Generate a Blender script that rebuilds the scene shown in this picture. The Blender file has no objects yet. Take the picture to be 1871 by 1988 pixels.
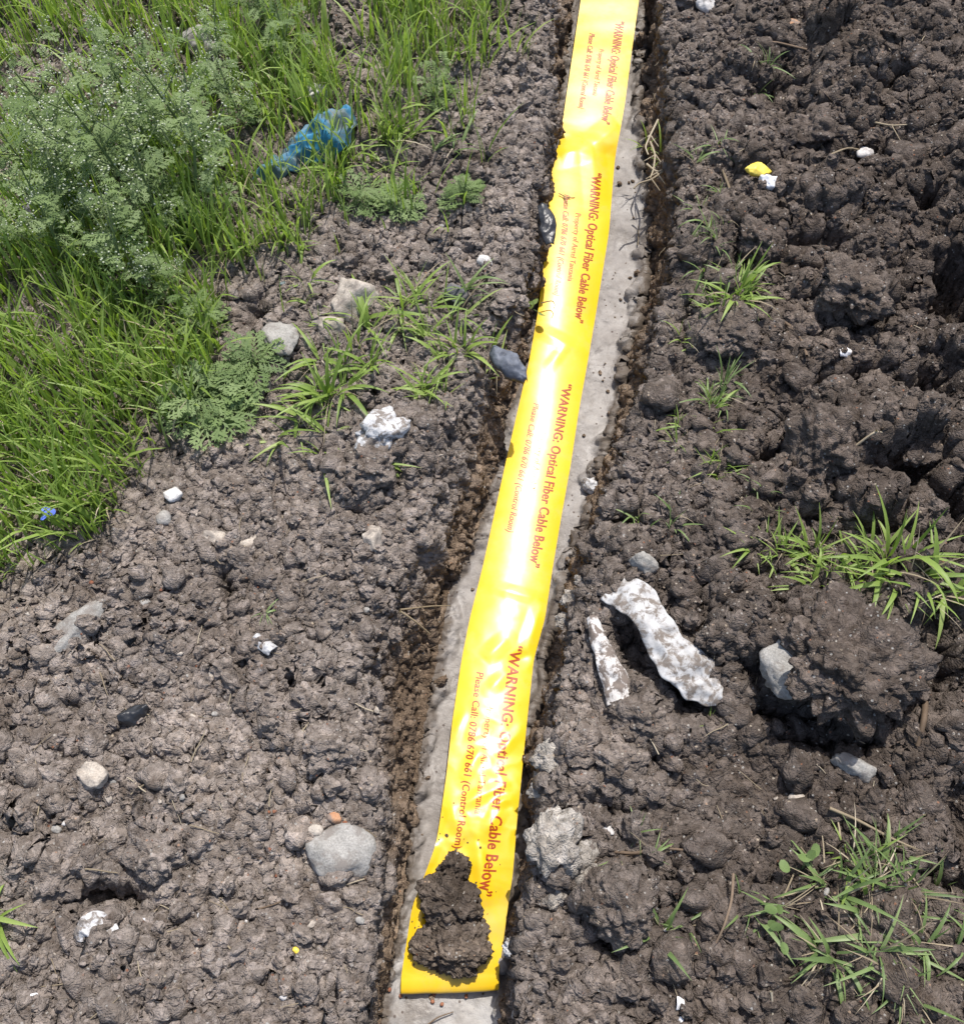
import bpy, bmesh, math, random
import numpy as np
from mathutils import Vector, Matrix, Euler

# ------------------------------------------------------------------ camera, sky, sun, exposure
sc = bpy.context.scene
COL = sc.collection
CAM_H, PITCH, FOC = 1.62, math.radians(64.4), 1876.0      # metres, radians, focal length in photo units (1871 x 1988)
CX, CY = 935.5, 994.0
cam_d = bpy.data.cameras.new('camera')
cam = bpy.data.objects.new('camera', cam_d); COL.objects.link(cam)
cam.location = (0, 0, CAM_H)
cam.rotation_euler = (math.pi / 2 - PITCH, 0, 0)
cam_d.sensor_fit = 'HORIZONTAL'
cam_d.angle = 2 * math.atan(CX / FOC)
cam_d.clip_start, cam_d.clip_end = 0.05, 500
sc.camera = cam

SUN = Vector((0.13, 0.42, 0.90)).normalized()             # towards the sun
SUN_EL = math.asin(SUN.z)
SUN_AZ = math.atan2(SUN.x, SUN.y)                         # clockwise from +Y
world = bpy.data.worlds.new('World'); sc.world = world; world.use_nodes = True
wn = world.node_tree.nodes; wl = world.node_tree.links
sky = wn.new('ShaderNodeTexSky'); sky.sky_type = 'NISHITA'; sky.sun_disc = False
sky.sun_elevation = SUN_EL; sky.sun_rotation = SUN_AZ
sky.air_density = 1.0; sky.dust_density = 2.5; sky.ozone_density = 1.0
bg = wn['Background']; bg.inputs['Strength'].default_value = 0.15
wl.new(sky.outputs['Color'], bg.inputs['Color'])
sun_d = bpy.data.lights.new('sun', 'SUN'); sun_d.energy = 4.2; sun_d.angle = math.radians(0.53)
sun_d.color = (1.0, 0.955, 0.89)
sun = bpy.data.objects.new('sun', sun_d); COL.objects.link(sun)
sun.rotation_euler = SUN.to_track_quat('Z', 'Y').to_euler()
vs = sc.view_settings
vs.view_transform = 'Standard'; vs.look = 'None'; vs.gamma = 1.0; vs.use_curve_mapping = False
vs.exposure = 0.35
sc.cycles.use_denoising = True
sc.cycles.max_bounces = 6; sc.cycles.diffuse_bounces = 3; sc.cycles.transparent_max_bounces = 8

rng = np.random.default_rng(7)
random.seed(11)

# ------------------------------------------------------------------ photo units <-> place
_sp, _cp = math.sin(PITCH), math.cos(PITCH)
def ray(X, Y):
    dx, dy = (X - CX) / FOC, (CY - Y) / FOC
    return np.stack(np.broadcast_arrays(dx, _cp + dy * _sp, -_sp + dy * _cp), -1)
def unproj(X, Y, z=0.0):
    d = ray(np.asarray(X, float), np.asarray(Y, float))
    t = (z - CAM_H) / d[..., 2]
    return np.stack([t * d[..., 0], t * d[..., 1], np.zeros_like(t) + z], -1)
def proj(x, y, z=0.0):
    a = y * _cp - (z - CAM_H) * _sp
    b = y * _sp + (z - CAM_H) * _cp
    return CX + FOC * x / a, CY - FOC * b / a

# ------------------------------------------------------------------ noise
def _hash(ix, iy, seed, iz=0):
    h = (ix.astype(np.int64) * 374761393 + iy.astype(np.int64) * 668265263 + np.int64(seed) * 1274126177 + np.asarray(iz, np.int64) * 2147483647) & 0xFFFFFFFF
    h = ((h ^ (h >> 13)) * 1274126177) & 0xFFFFFFFF
    h = ((h ^ (h >> 16)) * 2246822519) & 0xFFFFFFFF
    return h ^ (h >> 15)
def hrand(ix, iy, seed):
    return (_hash(ix, iy, seed) & 0xFFFFFF).astype(np.float32) / np.float32(0x1000000)
def perlin2(x, y, seed=0):
    x0 = np.floor(x); y0 = np.floor(y)
    fx = (x - x0).astype(np.float32); fy = (y - y0).astype(np.float32)
    ix = x0.astype(np.int64); iy = y0.astype(np.int64)
    def g(dx, dy):
        a = hrand(ix + dx, iy + dy, seed) * np.float32(6.2831853)
        return np.cos(a) * (fx - dx) + np.sin(a) * (fy - dy)
    u = fx * fx * fx * (fx * (fx * 6 - 15) + 10); v = fy * fy * fy * (fy * (fy * 6 - 15) + 10)
    a = g(0, 0); a = a + u * (g(1, 0) - a)
    b = g(0, 1); b = b + u * (g(1, 1) - b)
    return (a + v * (b - a)) * 1.5
def fbm2(x, y, seed, octs=3):
    s = 0; a = 1.0
    for o in range(octs):
        s = s + a * perlin2(x * 2 ** o, y * 2 ** o, seed + o * 17); a *= 0.5
    return s
_G3 = np.array([(1,1,0),(-1,1,0),(1,-1,0),(-1,-1,0),(1,0,1),(-1,0,1),(1,0,-1),(-1,0,-1),(0,1,1),(0,-1,1),(0,1,-1),(0,-1,-1)], np.float32)
def perlin3(p, seed=0):
    p0 = np.floor(p); f = (p - p0).astype(np.float32); i = p0.astype(np.int64)
    w = f * f * f * (f * (f * 6 - 15) + 10)
    out = 0
    for dx in (0, 1):
        for dy in (0, 1):
            for dz in (0, 1):
                gi = _G3[_hash(i[:, 0] + dx, i[:, 1] + dy, seed, i[:, 2] + dz) % 12]
                n = gi[:, 0] * (f[:, 0] - dx) + gi[:, 1] * (f[:, 1] - dy) + gi[:, 2] * (f[:, 2] - dz)
                out = out + n * (w[:, 0] if dx else 1 - w[:, 0]) * (w[:, 1] if dy else 1 - w[:, 1]) * (w[:, 2] if dz else 1 - w[:, 2])
    return out
def fbm3(p, seed, octs=3):
    s = 0; a = 1.0
    for o in range(octs):
        s = s + a * perlin3(p * 2 ** o, seed + 31 * o); a *= 0.5
    return s
def domes(x, y, cell, seed, rlo, rhi, prob):
    """height of a layer of rounded lumps, metres"""
    ix = np.floor(x / cell).astype(np.int64); iy = np.floor(y / cell).astype(np.int64)
    best = np.zeros(x.shape, np.float32)
    for dx in (-1, 0, 1):
        for dy in (-1, 0, 1):
            cx, cy = ix + dx, iy + dy
            r1 = hrand(cx, cy, seed); r2 = hrand(cx, cy, seed + 1); r3 = hrand(cx, cy, seed + 2); r4 = hrand(cx, cy, seed + 3)
            R = cell * (rlo + (rhi - rlo) * r3)
            ex = (x - (cx + r1) * cell).astype(np.float32); ey = (y - (cy + r2) * cell).astype(np.float32)
            an = r4 * 37.0
            c, s = np.cos(an), np.sin(an)
            ux = ex * c + ey * s; uy = (-ex * s + ey * c) * (1.0 + 0.7 * r1)
            d2 = (ux * ux + uy * uy) / (R * R)
            v = np.where((d2 < 1) & (r4 < prob), np.sqrt(np.maximum(1 - d2, 0)) * R * (0.6 + 0.8 * r2), 0)
            best = np.maximum(best, v)
    return best
def voro_edge(x, y, cell, seed):
    ix = np.floor(x / cell).astype(np.int64); iy = np.floor(y / cell).astype(np.int64)
    f1 = np.full(x.shape, 9, np.float32); f2 = f1.copy()
    for dx in (-1, 0, 1):
        for dy in (-1, 0, 1):
            cx, cy = ix + dx, iy + dy
            d = np.hypot(x / cell - (cx + hrand(cx, cy, seed)), y / cell - (cy + hrand(cx, cy, seed + 1))).astype(np.float32)
            f2 = np.minimum(f2, np.maximum(f1, d)); f1 = np.minimum(f1, d)
    return (f2 - f1) * cell
def chips(x, y, cell, seed, h_rand, h_edge, tilt_):
    """broken flat-topped pieces with cracks between them"""
    ix = np.floor(x / cell).astype(np.int64); iy = np.floor(y / cell).astype(np.int64)
    f1 = np.full(x.shape, 9, np.float32); f2 = f1.copy(); hh = np.zeros(x.shape, np.float32); tl_ = hh.copy()
    for dx in (-1, 0, 1):
        for dy in (-1, 0, 1):
            cx, cy = ix + dx, iy + dy
            ex = (x / cell - (cx + hrand(cx, cy, seed))).astype(np.float32); ey = (y / cell - (cy + hrand(cx, cy, seed + 1))).astype(np.float32)
            d = np.hypot(ex, ey); an = hrand(cx, cy, seed + 2) * np.float32(6.283)
            n = d < f1
            f2 = np.minimum(f2, np.maximum(f1, d))
            hh = np.where(n, hrand(cx, cy, seed + 3), hh); tl_ = np.where(n, ex * np.cos(an) + ey * np.sin(an), tl_)
            f1 = np.minimum(f1, d)
    e = np.clip((f2 - f1) / 0.30, 0, 1)
    return hh * hh * h_rand * np.sqrt(e) + h_edge * np.sqrt(e) + tl_ * tilt_ * cell
def sstep(a, b, x):
    t = np.clip((x - a) / (b - a), 0, 1); return t * t * (3 - 2 * t)

# ------------------------------------------------------------------ materials
def mat(name):
    m = bpy.data.materials.new(name); m.use_nodes = True
    nt = m.node_tree
    return m, nt, nt.nodes['Principled BSDF']
class NT:
    def __init__(s, nt): s.nt = nt
    def n(s, t, **kw):
        nd = s.nt.nodes.new(t)
        for k, v in kw.items(): setattr(nd, k, v)
        return nd
    def l(s, a, b): s.nt.links.new(a, b)
    def pos(s): return s.n('ShaderNodeNewGeometry').outputs['Position']
    def noise(s, vec, scale, detail=3, rough=0.55, dist=0.0):
        nd = s.n('ShaderNodeTexNoise'); nd.inputs['Scale'].default_value = scale
        nd.inputs['Detail'].default_value = detail; nd.inputs['Roughness'].default_value = rough
        nd.inputs['Distortion'].default_value = dist
        s.l(vec, nd.inputs['Vector']); return nd.outputs['Fac']
    def voro(s, vec, scale, feature='F1', out='Distance', rnd=1.0):
        nd = s.n('ShaderNodeTexVoronoi', feature=feature); nd.inputs['Scale'].default_value = scale
        nd.inputs['Randomness'].default_value = rnd
        s.l(vec, nd.inputs['Vector']); return nd.outputs[out]
    def ramp(s, fac, stops):
        nd = s.n('ShaderNodeValToRGB'); cr = nd.color_ramp
        while len(cr.elements) < len(stops): cr.elements.new(0.5)
        for e, (p, c) in zip(cr.elements, stops):
            e.position = p; e.color = (c, c, c, 1) if isinstance(c, (int, float)) else (*c, 1)
        s.l(fac, nd.inputs['Fac']); return nd.outputs['Color']
    def mix(s, fac, a, b, blend='MIX'):
        nd = s.n('ShaderNodeMix', data_type='RGBA', blend_type=blend)
        for i, v in ((0, fac), (6, a), (7, b)):
            if isinstance(v, (int, float)): nd.inputs[i].default_value = v
            elif isinstance(v, tuple): nd.inputs[i].default_value = (*v, 1)
            else: s.l(v, nd.inputs[i])
        return nd.outputs[2]
    def math(s, op, a, b=0.0, c=0.0):
        nd = s.n('ShaderNodeMath', operation=op)
        for i, v in enumerate((a, b, c)):
            if isinstance(v, (int, float)): nd.inputs[i].default_value = v
            else: s.l(v, nd.inputs[i])
        return nd.outputs[0]
    def bump(s, h, strength=0.5, dist=0.003, normal=None):
        nd = s.n('ShaderNodeBump'); nd.inputs['Strength'].default_value = strength; nd.inputs['Distance'].default_value = dist
        s.l(h, nd.inputs['Height'])
        if normal is not None: s.l(normal, nd.inputs['Normal'])
        return nd.outputs['Normal']

def soil_material(name, dark, dry, fixed=None, spec=0.12, rough=0.97):
    """earth: moist and dark on the right of the trench, drier on the left"""
    m, nt, b = mat(name); g = NT(nt); P = g.pos()
    if fixed is None:
        sx = g.n('ShaderNodeSeparateXYZ'); g.l(P, sx.inputs[0])
        side = g.math('SUBTRACT', sx.outputs['X'], g.math('MULTIPLY_ADD', sx.outputs['Y'], 0.165, 0.02))
        side = g.math('ADD', side, g.math('MULTIPLY', g.math('SUBTRACT', g.noise(P, 5.0, 3), 0.5), 0.45))
        wet = g.ramp(g.math('MULTIPLY_ADD', side, 1.2, 0.42), [(0.30, 0.0), (0.85, 1.0)])
        base = g.mix(wet, dry, dark)
        deep = g.math('ADD', sx.outputs['Z'], g.math('MULTIPLY', g.math('SUBTRACT', g.noise(P, 18.0, 3), 0.5), 0.06))
        base = g.mix(g.ramp(g.math('MULTIPLY_ADD', deep, -8.0, 0.0), [(0.25, 0.0), (0.75, 0.85)]), base, (0.175, 0.128, 0.088))
    else:
        base = g.mix(fixed, dry, dark)
    base = g.mix(1.0, base, g.ramp(g.noise(P, 2.6, 3, 0.5), [(0.30, (0.80, 0.78, 0.76)), (0.5, (1, 1, 1)), (0.70, (1.20, 1.19, 1.17))]), 'MULTIPLY')
    n1 = g.noise(P, 9.0, 4, 0.6)
    base = g.mix(1.0, base, g.ramp(n1, [(0.25, (0.66, 0.63, 0.60)), (0.5, (1, 1, 1)), (0.78, (1.38, 1.36, 1.34))]), 'MULTIPLY')
    n2 = g.noise(P, 70.0, 4, 0.65)
    base = g.mix(1.0, base, g.ramp(n2, [(0.28, (0.62, 0.58, 0.55)), (0.5, (1, 1, 1)), (0.75, (1.5, 1.47, 1.43))]), 'MULTIPLY')
    vc = g.n('ShaderNodeTexVoronoi'); vc.inputs['Scale'].default_value = 75.0
    wv = g.n('ShaderNodeVectorMath', operation='MULTIPLY_ADD'); nz = g.n('ShaderNodeTexNoise'); nz.inputs['Scale'].default_value = 60.0
    g.l(P, nz.inputs['Vector']); g.l(nz.outputs['Color'], wv.inputs[0]); wv.inputs[1].default_value = (.02, .02, .02); g.l(P, wv.inputs[2]); g.l(wv.outputs[0], vc.inputs['Vector'])
    sv = g.n('ShaderNodeSeparateColor'); g.l(vc.outputs['Color'], sv.inputs[0]); sv.name = 'crumbs'
    base = g.mix(1.0, base, g.ramp(sv.outputs[0], [(0.0, (0.76, 0.74, 0.72)), (0.6, (1.0, 1.0, 1.0)), (1.0, (1.34, 1.34, 1.36))]), 'MULTIPLY')
    # single mineral grains: pale, grey and a few rusty ones
    v = g.n('ShaderNodeTexVoronoi'); v.inputs['Scale'].default_value = 170.0; g.l(P, v.inputs['Vector'])
    scn = g.n('ShaderNodeSeparateColor')
    g.l(v.outputs['Color'], scn.inputs[0])
    near = g.ramp(v.outputs['Distance'], [(0.28, 1.0), (0.40, 0.0)])
    pick = g.ramp(scn.outputs[0], [(0.90, 0.0), (0.93, 1.0)])
    gc = g.ramp(scn.outputs[1], [(0.0, (0.42, 0.38, 0.33)), (0.5, (0.36, 0.36, 0.35)), (0.75, (0.46, 0.38, 0.28)), (0.95, (0.26, 0.11, 0.06))])
    base = g.mix(g.math('MULTIPLY', g.math('MULTIPLY', near, pick), 0.75), base, gc)
    g.l(base, b.inputs['Base Color'])
    b.inputs['Roughness'].default_value = rough
    b.inputs['Specular IOR Level'].default_value = spec
    h = g.math('ADD', g.math('MULTIPLY', g.noise(P, 160.0, 5, 0.7), 1.0), g.math('MULTIPLY', g.voro(wv.outputs[0], 260.0), -0.7))
    h2 = g.noise(P, 60.0, 4, 0.6, 0.6)
    g.l(g.bump(h, 0.9, 0.0045, g.bump(h2, 0.7, 0.007)), b.inputs['Normal'])
    return m
M = {}
M['soil'] = soil_material('soil', (0.105, 0.087, 0.075), (0.205, 0.177, 0.157))
M['mud'] = soil_material('dark_mud', (0.105, 0.085, 0.070), (0.11, 0.095, 0.08), fixed=0.85)
M['clay'] = soil_material('pale_clay', (0.26, 0.235, 0.205), (0.36, 0.34, 0.31), fixed=0.5)

def floor_material():
    m, nt, b = mat('trench_floor_mud'); g = NT(nt); P = g.pos()
    c = g.ramp(g.noise(P, 6.0, 5, 0.6, 0.4), [(0.28, (0.140, 0.122, 0.105)), (0.5, (0.225, 0.204, 0.186)), (0.72, (0.31, 0.29, 0.27))])
    c = g.mix(1.0, c, g.ramp(g.noise(P, 55.0, 5, 0.7), [(0.25, (0.72, 0.70, 0.68)), (0.55, (1, 1, 1)), (0.8, (1.25, 1.24, 1.22))]), 'MULTIPLY')
    # floor colour turns paler in noisy patches towards the near end
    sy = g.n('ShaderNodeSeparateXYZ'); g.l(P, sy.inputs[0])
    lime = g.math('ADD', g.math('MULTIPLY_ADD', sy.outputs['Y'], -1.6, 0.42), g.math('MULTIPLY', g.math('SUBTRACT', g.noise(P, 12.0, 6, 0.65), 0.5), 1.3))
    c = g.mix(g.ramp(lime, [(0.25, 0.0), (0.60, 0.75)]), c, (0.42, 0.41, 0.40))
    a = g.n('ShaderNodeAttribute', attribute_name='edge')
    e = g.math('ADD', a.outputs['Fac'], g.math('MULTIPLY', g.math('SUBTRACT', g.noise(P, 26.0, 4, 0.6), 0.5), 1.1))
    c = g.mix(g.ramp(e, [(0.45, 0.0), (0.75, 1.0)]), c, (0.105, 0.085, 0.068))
    v = g.n('ShaderNodeTexVoronoi'); v.inputs['Scale'].default_value = 85.0; g.l(P, v.inputs['Vector'])
    sp = g.n('ShaderNodeSeparateColor'); g.l(v.outputs['Color'], sp.inputs[0])
    speck = g.math('MULTIPLY', g.ramp(v.outputs['Distance'], [(0.16, 1.0), (0.26, 0.0)]), g.ramp(sp.outputs[0], [(0.80, 0.0), (0.84, 1.0)]))
    c = g.mix(speck, c, (0.075, 0.055, 0.045))
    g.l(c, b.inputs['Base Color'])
    g.l(g.ramp(g.noise(P, 14.0, 3), [(0.35, 0.42), (0.65, 0.72)]), b.inputs['Roughness'])
    b.inputs['Specular IOR Level'].default_value = 0.4
    h = g.math('ADD', g.noise(P, 45.0, 5, 0.65), g.math('MULTIPLY', g.noise(P, 210.0, 3, 0.6), 0.35))
    g.l(g.bump(h, 0.55, 0.006), b.inputs['Normal'])
    return m
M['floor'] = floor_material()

def stone_material(name, c0, c1, speck=0.35):
    m, nt, b = mat(name); g = NT(nt)
    tc = g.n('ShaderNodeTexCoord').outputs['Object']; P = g.pos()
    c = g.ramp(g.noise(P, 40.0, 5, 0.65, 0.3), [(0.3, c0), (0.7, c1)])
    c = g.mix(1.0, c, g.ramp(g.noise(P, 320.0, 3, 0.7), [(0.3, (1 - speck,) * 3), (0.55, (1, 1, 1)), (0.8, (1 + speck * 0.8,) * 3)]), 'MULTIPLY')
    # soil stuck to it
    c = g.mix(g.ramp(g.noise(P, 30.0, 5, 0.7, 0.5), [(0.50, 0.0), (0.62, 0.85)]), c, (0.18, 0.158, 0.14))
    g.l(c, b.inputs['Base Color']); b.inputs['Roughness'].default_value = 0.85
    b.inputs['Specular IOR Level'].default_value = 0.3
    g.l(g.bump(g.noise(P, 190.0, 5, 0.7), 0.5, 0.003, g.bump(g.noise(P, 40.0, 4, 0.6), 0.5, 0.006)), b.inputs['Normal'])
    return m
M['stone_grey'] = stone_material('grey_stone', (0.25, 0.24, 0.22), (0.37, 0.355, 0.33))
M['stone_beige'] = stone_material('beige_stone', (0.34, 0.29, 0.24), (0.48, 0.43, 0.37))
M['stone_white'] = stone_material('white_stone', (0.48, 0.46, 0.44), (0.70, 0.68, 0.66), 0.25)
M['stone_dark'] = stone_material('dark_stone', (0.07, 0.075, 0.085), (0.15, 0.15, 0.16))
M['stone_orange'] = stone_material('orange_stone', (0.38, 0.19, 0.10), (0.50, 0.30, 0.18), 0.25)
M['stone_rust'] = stone_material('rusty_stone', (0.16, 0.055, 0.03), (0.26, 0.11, 0.06), 0.25)

def leaf_material(name, c0, c1, c2, trans=0.35, rough=0.45):
    m, nt, b = mat(name); g = NT(nt)
    a = g.n('ShaderNodeAttribute', attribute_name='tint').outputs['Fac']
    oi = g.n('ShaderNodeObjectInfo').outputs['Random']
    P = g.pos()
    f = g.math('ADD', g.math('MULTIPLY', a, 0.7), g.math('MULTIPLY', oi, 0.25))
    f = g.math('ADD', f, g.math('MULTIPLY', g.math('SUBTRACT', g.noise(P, 60.0, 3), 0.5), 0.5))
    c = g.ramp(f, [(0.0, c0), (0.5, c1), (1.0, c2)])
    g.l(c, b.inputs['Base Color']); b.inputs['Roughness'].default_value = rough
    b.inputs['Specular IOR Level'].default_value = 0.35
    tr = g.n('ShaderNodeBsdfTranslucent'); g.l(g.mix(1.0, c, (1.15, 1.25, 0.55), 'MULTIPLY'), tr.inputs['Color'])
    mx = g.n('ShaderNodeMixShader'); mx.inputs[0].default_value = trans
    out = nt.nodes['Material Output']
    g.l(b.outputs[0], mx.inputs[1]); g.l(tr.outputs[0], mx.inputs[2]); g.l(mx.outputs[0], out.inputs['Surface'])
    return m
M['grass'] = leaf_material('grass_green', (0.165, 0.250, 0.055), (0.265, 0.370, 0.085), (0.380, 0.470, 0.160), 0.42)
M['grass_dull'] = leaf_material('grass_dull', (0.120, 0.180, 0.065), (0.185, 0.265, 0.090), (0.270, 0.345, 0.150))
M['weed'] = leaf_material('weed_leaf', (0.115, 0.175, 0.060), (0.180, 0.252, 0.092), (0.260, 0.335, 0.155), 0.35, 0.6)
M['weed_stem'] = leaf_material('weed_stem', (0.10, 0.15, 0.05), (0.15, 0.20, 0.08), (0.22, 0.27, 0.13), 0.1, 0.6)
M['straw'] = leaf_material('dry_straw', (0.20, 0.155, 0.10), (0.34, 0.28, 0.19), (0.52, 0.46, 0.36), 0.15, 0.7)
M['twig'] = leaf_material('twig_bark', (0.08, 0.055, 0.035), (0.15, 0.105, 0.07), (0.24, 0.18, 0.13), 0.02, 0.8)

def plain(name, col, rough=0.6, spec=0.4, noise=None, bump=0.0, scale=60.0, dirt=None, dirt_lim=(0.5, 0.65), dirt_scale=35.0):
    m, nt, b = mat(name); g = NT(nt); P = g.pos()
    c = None
    if noise: c = g.ramp(g.noise(P, scale, 4, 0.6), [(0.3, col), (0.7, noise)])
    if dirt:
        c = g.mix(g.ramp(g.noise(P, dirt_scale, 6, 0.7, 0.4), [(dirt_lim[0], 0.0), (dirt_lim[1], 1.0)]), c if c is not None else col, dirt)
    if c is not None: g.l(c, b.inputs['Base Color'])
    else: b.inputs['Base Color'].default_value = (*col, 1)
    b.inputs['Roughness'].default_value = rough; b.inputs['Specular IOR Level'].default_value = spec
    if bump: g.l(g.bump(g.noise(P, scale * 3, 4, 0.6), bump, 0.003), b.inputs['Normal'])
    return m
M['flower'] = plain('white_flower', (0.44, 0.47, 0.34), 0.8)
M['blue_petal'] = plain('blue_petal', (0.10, 0.16, 0.62), 0.6)
M['bag_blue'] = plain('blue_plastic', (0.015, 0.12, 0.25), 0.62, 0.3, (0.045, 0.24, 0.40), 0.35, 25.0, (0.12, 0.15, 0.15), (0.42, 0.60), 12.0)
M['sack'] = plain('dirty_white_sack', (0.33, 0.32, 0.31), 0.85, 0.2, (0.52, 0.52, 0.52), 0.5, 40.0, (0.17, 0.145, 0.125), (0.47, 0.58), 48.0)
M['sack_soiled'] = plain('soil_caked_strip', (0.50, 0.47, 0.44), 0.9, 0.2, (0.66, 0.64, 0.62), 0.7, 40.0, (0.17, 0.14, 0.12), (0.44, 0.52), 45.0)
M['white_patch'] = plain('white_lime', (0.42, 0.42, 0.42), 0.85, 0.2, (0.62, 0.62, 0.63), 0.9, 60.0, (0.20, 0.175, 0.155), (0.47, 0.55), 55.0)
M['black_plastic'] = plain('black_plastic', (0.022, 0.023, 0.026), 0.35, 0.5, None, 0.4, 40.0, (0.10, 0.09, 0.08), (0.55, 0.75), 40.0)
M['slate'] = plain('slate_shard', (0.055, 0.062, 0.080), 0.60, 0.35, (0.15, 0.165, 0.20), 0.5, 45.0, (0.22, 0.20, 0.18), (0.60, 0.70), 50.0)
M['grey_rag'] = plain('grey_rag', (0.10, 0.095, 0.115), 0.8, 0.3, (0.22, 0.21, 0.24), 0.6, 60.0)
M['yellow_cap'] = plain('yellow_plastic', (0.72, 0.52, 0.05), 0.45, 0.5, (0.82, 0.66, 0.12), 0.2, 60.0)
M['kernel'] = plain('corn_kernel', (0.72, 0.52, 0.06), 0.4, 0.5)
M['white_plastic'] = plain('white_plastic', (0.74, 0.74, 0.76), 0.4, 0.5, (0.85, 0.85, 0.86), 0.3, 60.0, (0.26, 0.23, 0.20), (0.60, 0.72), 60.0)
M['film'] = plain('clear_film', (0.34, 0.335, 0.33), 0.25, 0.6, (0.52, 0.52, 0.53), 0.6, 60.0, (0.17, 0.145, 0.125), (0.52, 0.64), 70.0)
M['seed'] = plain('rusty_seed', (0.20, 0.075, 0.04), 0.6, 0.3, (0.32, 0.14, 0.08), 0.4, 200.0)
M['ink'] = plain('red_brown_ink', (0.33, 0.055, 0.010), 0.35, 0.5)
M['ink_thin'] = plain('thin_red_ink', (0.42, 0.09, 0.012), 0.35, 0.5)
def tape_material():
    m, nt, b = mat('yellow_tape'); g = NT(nt); P = g.pos()
    c = g.ramp(g.noise(P, 7.0, 2), [(0.3, (0.70, 0.440, 0.010)), (0.7, (0.76, 0.490, 0.016))])
    dust = g.ramp(g.noise(P, 240.0, 5, 0.7), [(0.70, 0.0), (0.78, 0.55)])
    c = g.mix(dust, c, (0.42, 0.30, 0.07))
    c = g.mix(g.ramp(g.noise(P, 9.0, 5, 0.7), [(0.50, 0.0), (0.72, 0.32)]), c, (0.52, 0.42, 0.22))
    g.l(c, b.inputs['Base Color'])
    g.l(g.ramp(g.noise(P, 30.0, 4), [(0.3, 0.27), (0.7, 0.37)]), b.inputs['Roughness'])
    b.inputs['Specular IOR Level'].default_value = 0.62
    g.l(g.bump(g.noise(P, 30.0, 2), 0.05, 0.004), b.inputs['Normal'])
    return m
M['tape'] = tape_material()

# ------------------------------------------------------------------ object helpers
def mesh_np(name, v, f, m=None, smooth=True, attrs=None):
    me = bpy.data.meshes.new(name)
    v = np.asarray(v, np.float32); f = np.asarray(f, np.int32)
    k = f.shape[1]
    me.vertices.add(len(v)); me.vertices.foreach_set('co', v.ravel())
    me.loops.add(f.size); me.loops.foreach_set('vertex_index', f.ravel())
    me.polygons.add(len(f)); me.polygons.foreach_set('loop_start', np.arange(0, f.size, k, dtype=np.int32))
    me.update(calc_edges=True)
    if smooth: me.polygons.foreach_set('use_smooth', np.ones(len(f), bool))
    for an, av in (attrs or {}).items():
        a = me.attributes.new(an, 'FLOAT', 'POINT'); a.data.foreach_set('value', np.asarray(av, np.float32))
    if m is not None: me.materials.append(m)
    return me
def link(name, me, parent=None, label=None, cat=None, group=None, kind=None, loc=None, rot=None, scale=None):
    o = bpy.data.objects.new(name, me); COL.objects.link(o)
    if parent is not None: o.parent = parent
    if label: o['label'] = label
    if cat: o['category'] = cat
    if group: o['group'] = group
    if kind: o['kind'] = kind
    if loc is not None: o.location = loc
    if rot is not None: o.rotation_euler = rot
    if scale is not None: o.scale = scale
    return o

# ------------------------------------------------------------------ the trench: lines of rims and floor edges (photo units -> metres)
FLOOR_Z = -0.17
T_LR = [(-300,1120),(0,1088),(100,1078),(200,1088),(300,1066),(420,1064),(500,1052),(600,1040),(700,1012),(760,962),(850,922),(950,902),(1050,880),(1100,852),(1200,806),(1300,782),(1400,758),(1500,750),(1600,746),(1700,736),(1800,722),(1900,718),(1988,712),(2150,700)]
T_LF = [(-300,1140),(0,1110),(300,1068),(600,1040),(700,1020),(800,985),(900,960),(1000,940),(1100,895),(1200,864),(1300,846),(1400,828),(1500,806),(1600,800),(1700,790),(1800,770),(1900,752),(1988,742),(2150,730)]
T_RF = [(-300,1262),(0,1240),(100,1236),(200,1230),(300,1243),(400,1250),(500,1248),(600,1236),(700,1204),(800,1182),(900,1158),(1000,1136),(1100,1106),(1200,1072),(1300,1047),(1400,1040),(1500,1036),(1600,1026),(1700,1012),(1800,992),(1900,990),(1988,985),(2150,975)]
T_RR = [(-300,1300),(0,1272),(100,1283),(200,1290),(300,1305),(400,1306),(500,1292),(600,1276),(700,1252),(800,1212),(900,1190),(1000,1162),(1100,1140),(1200,1112),(1300,1092),(1400,1082),(1500,1076),(1600,1062),(1700,1044),(1800,1024),(1900,1014),(1988,1010),(2150,1000)]
def edge_line(tab, z):
    t = np.array(tab, float); w = unproj(t[:, 1], t[:, 0], z)
    o = np.argsort(w[:, 1]); return w[o, 1], w[o, 0]
E_LR, E_LF, E_RF, E_RR = edge_line(T_LR, 0), edge_line(T_LF, FLOOR_Z), edge_line(T_RF, FLOOR_Z), edge_line(T_RR, 0)

def graded(lo, hi, step0, step1, far, n_far):
    a = [lo]
    while a[-1] < hi:
        a.append(a[-1] + step0 + (step1 - step0) * (a[-1] - lo) / (hi - lo))
    a = np.array(a)
    k = np.arange(1, n_far + 1) / n_far
    return a, k
ya, k = graded(-0.16, 2.36, 0.0026, 0.0042, 40, 46)
ys = np.concatenate([ya[0] - (np.exp(k[::-1] * 8) - 1) * 0.0135, ya, ya[-1] + (np.exp(k * 8) - 1) * 0.0135])
ga, k = graded(0.0, 1.32, 0.0029, 0.0036, 40, 40)
gr = np.concatenate([ga, ga[-1] + (np.exp(k * 8) - 1) * 0.0135])
NW, NF = 46, 72
rows = len(ys)
def wob(seed, amp):
    return amp * (perlin2(ys * 5, ys * 0 + seed, seed) * 1.0 + 0.6 * perlin2(ys * 17, ys * 0 + seed + 5, seed) + 0.35 * perlin2(ys * 45, ys * 0 + 9, seed))
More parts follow.
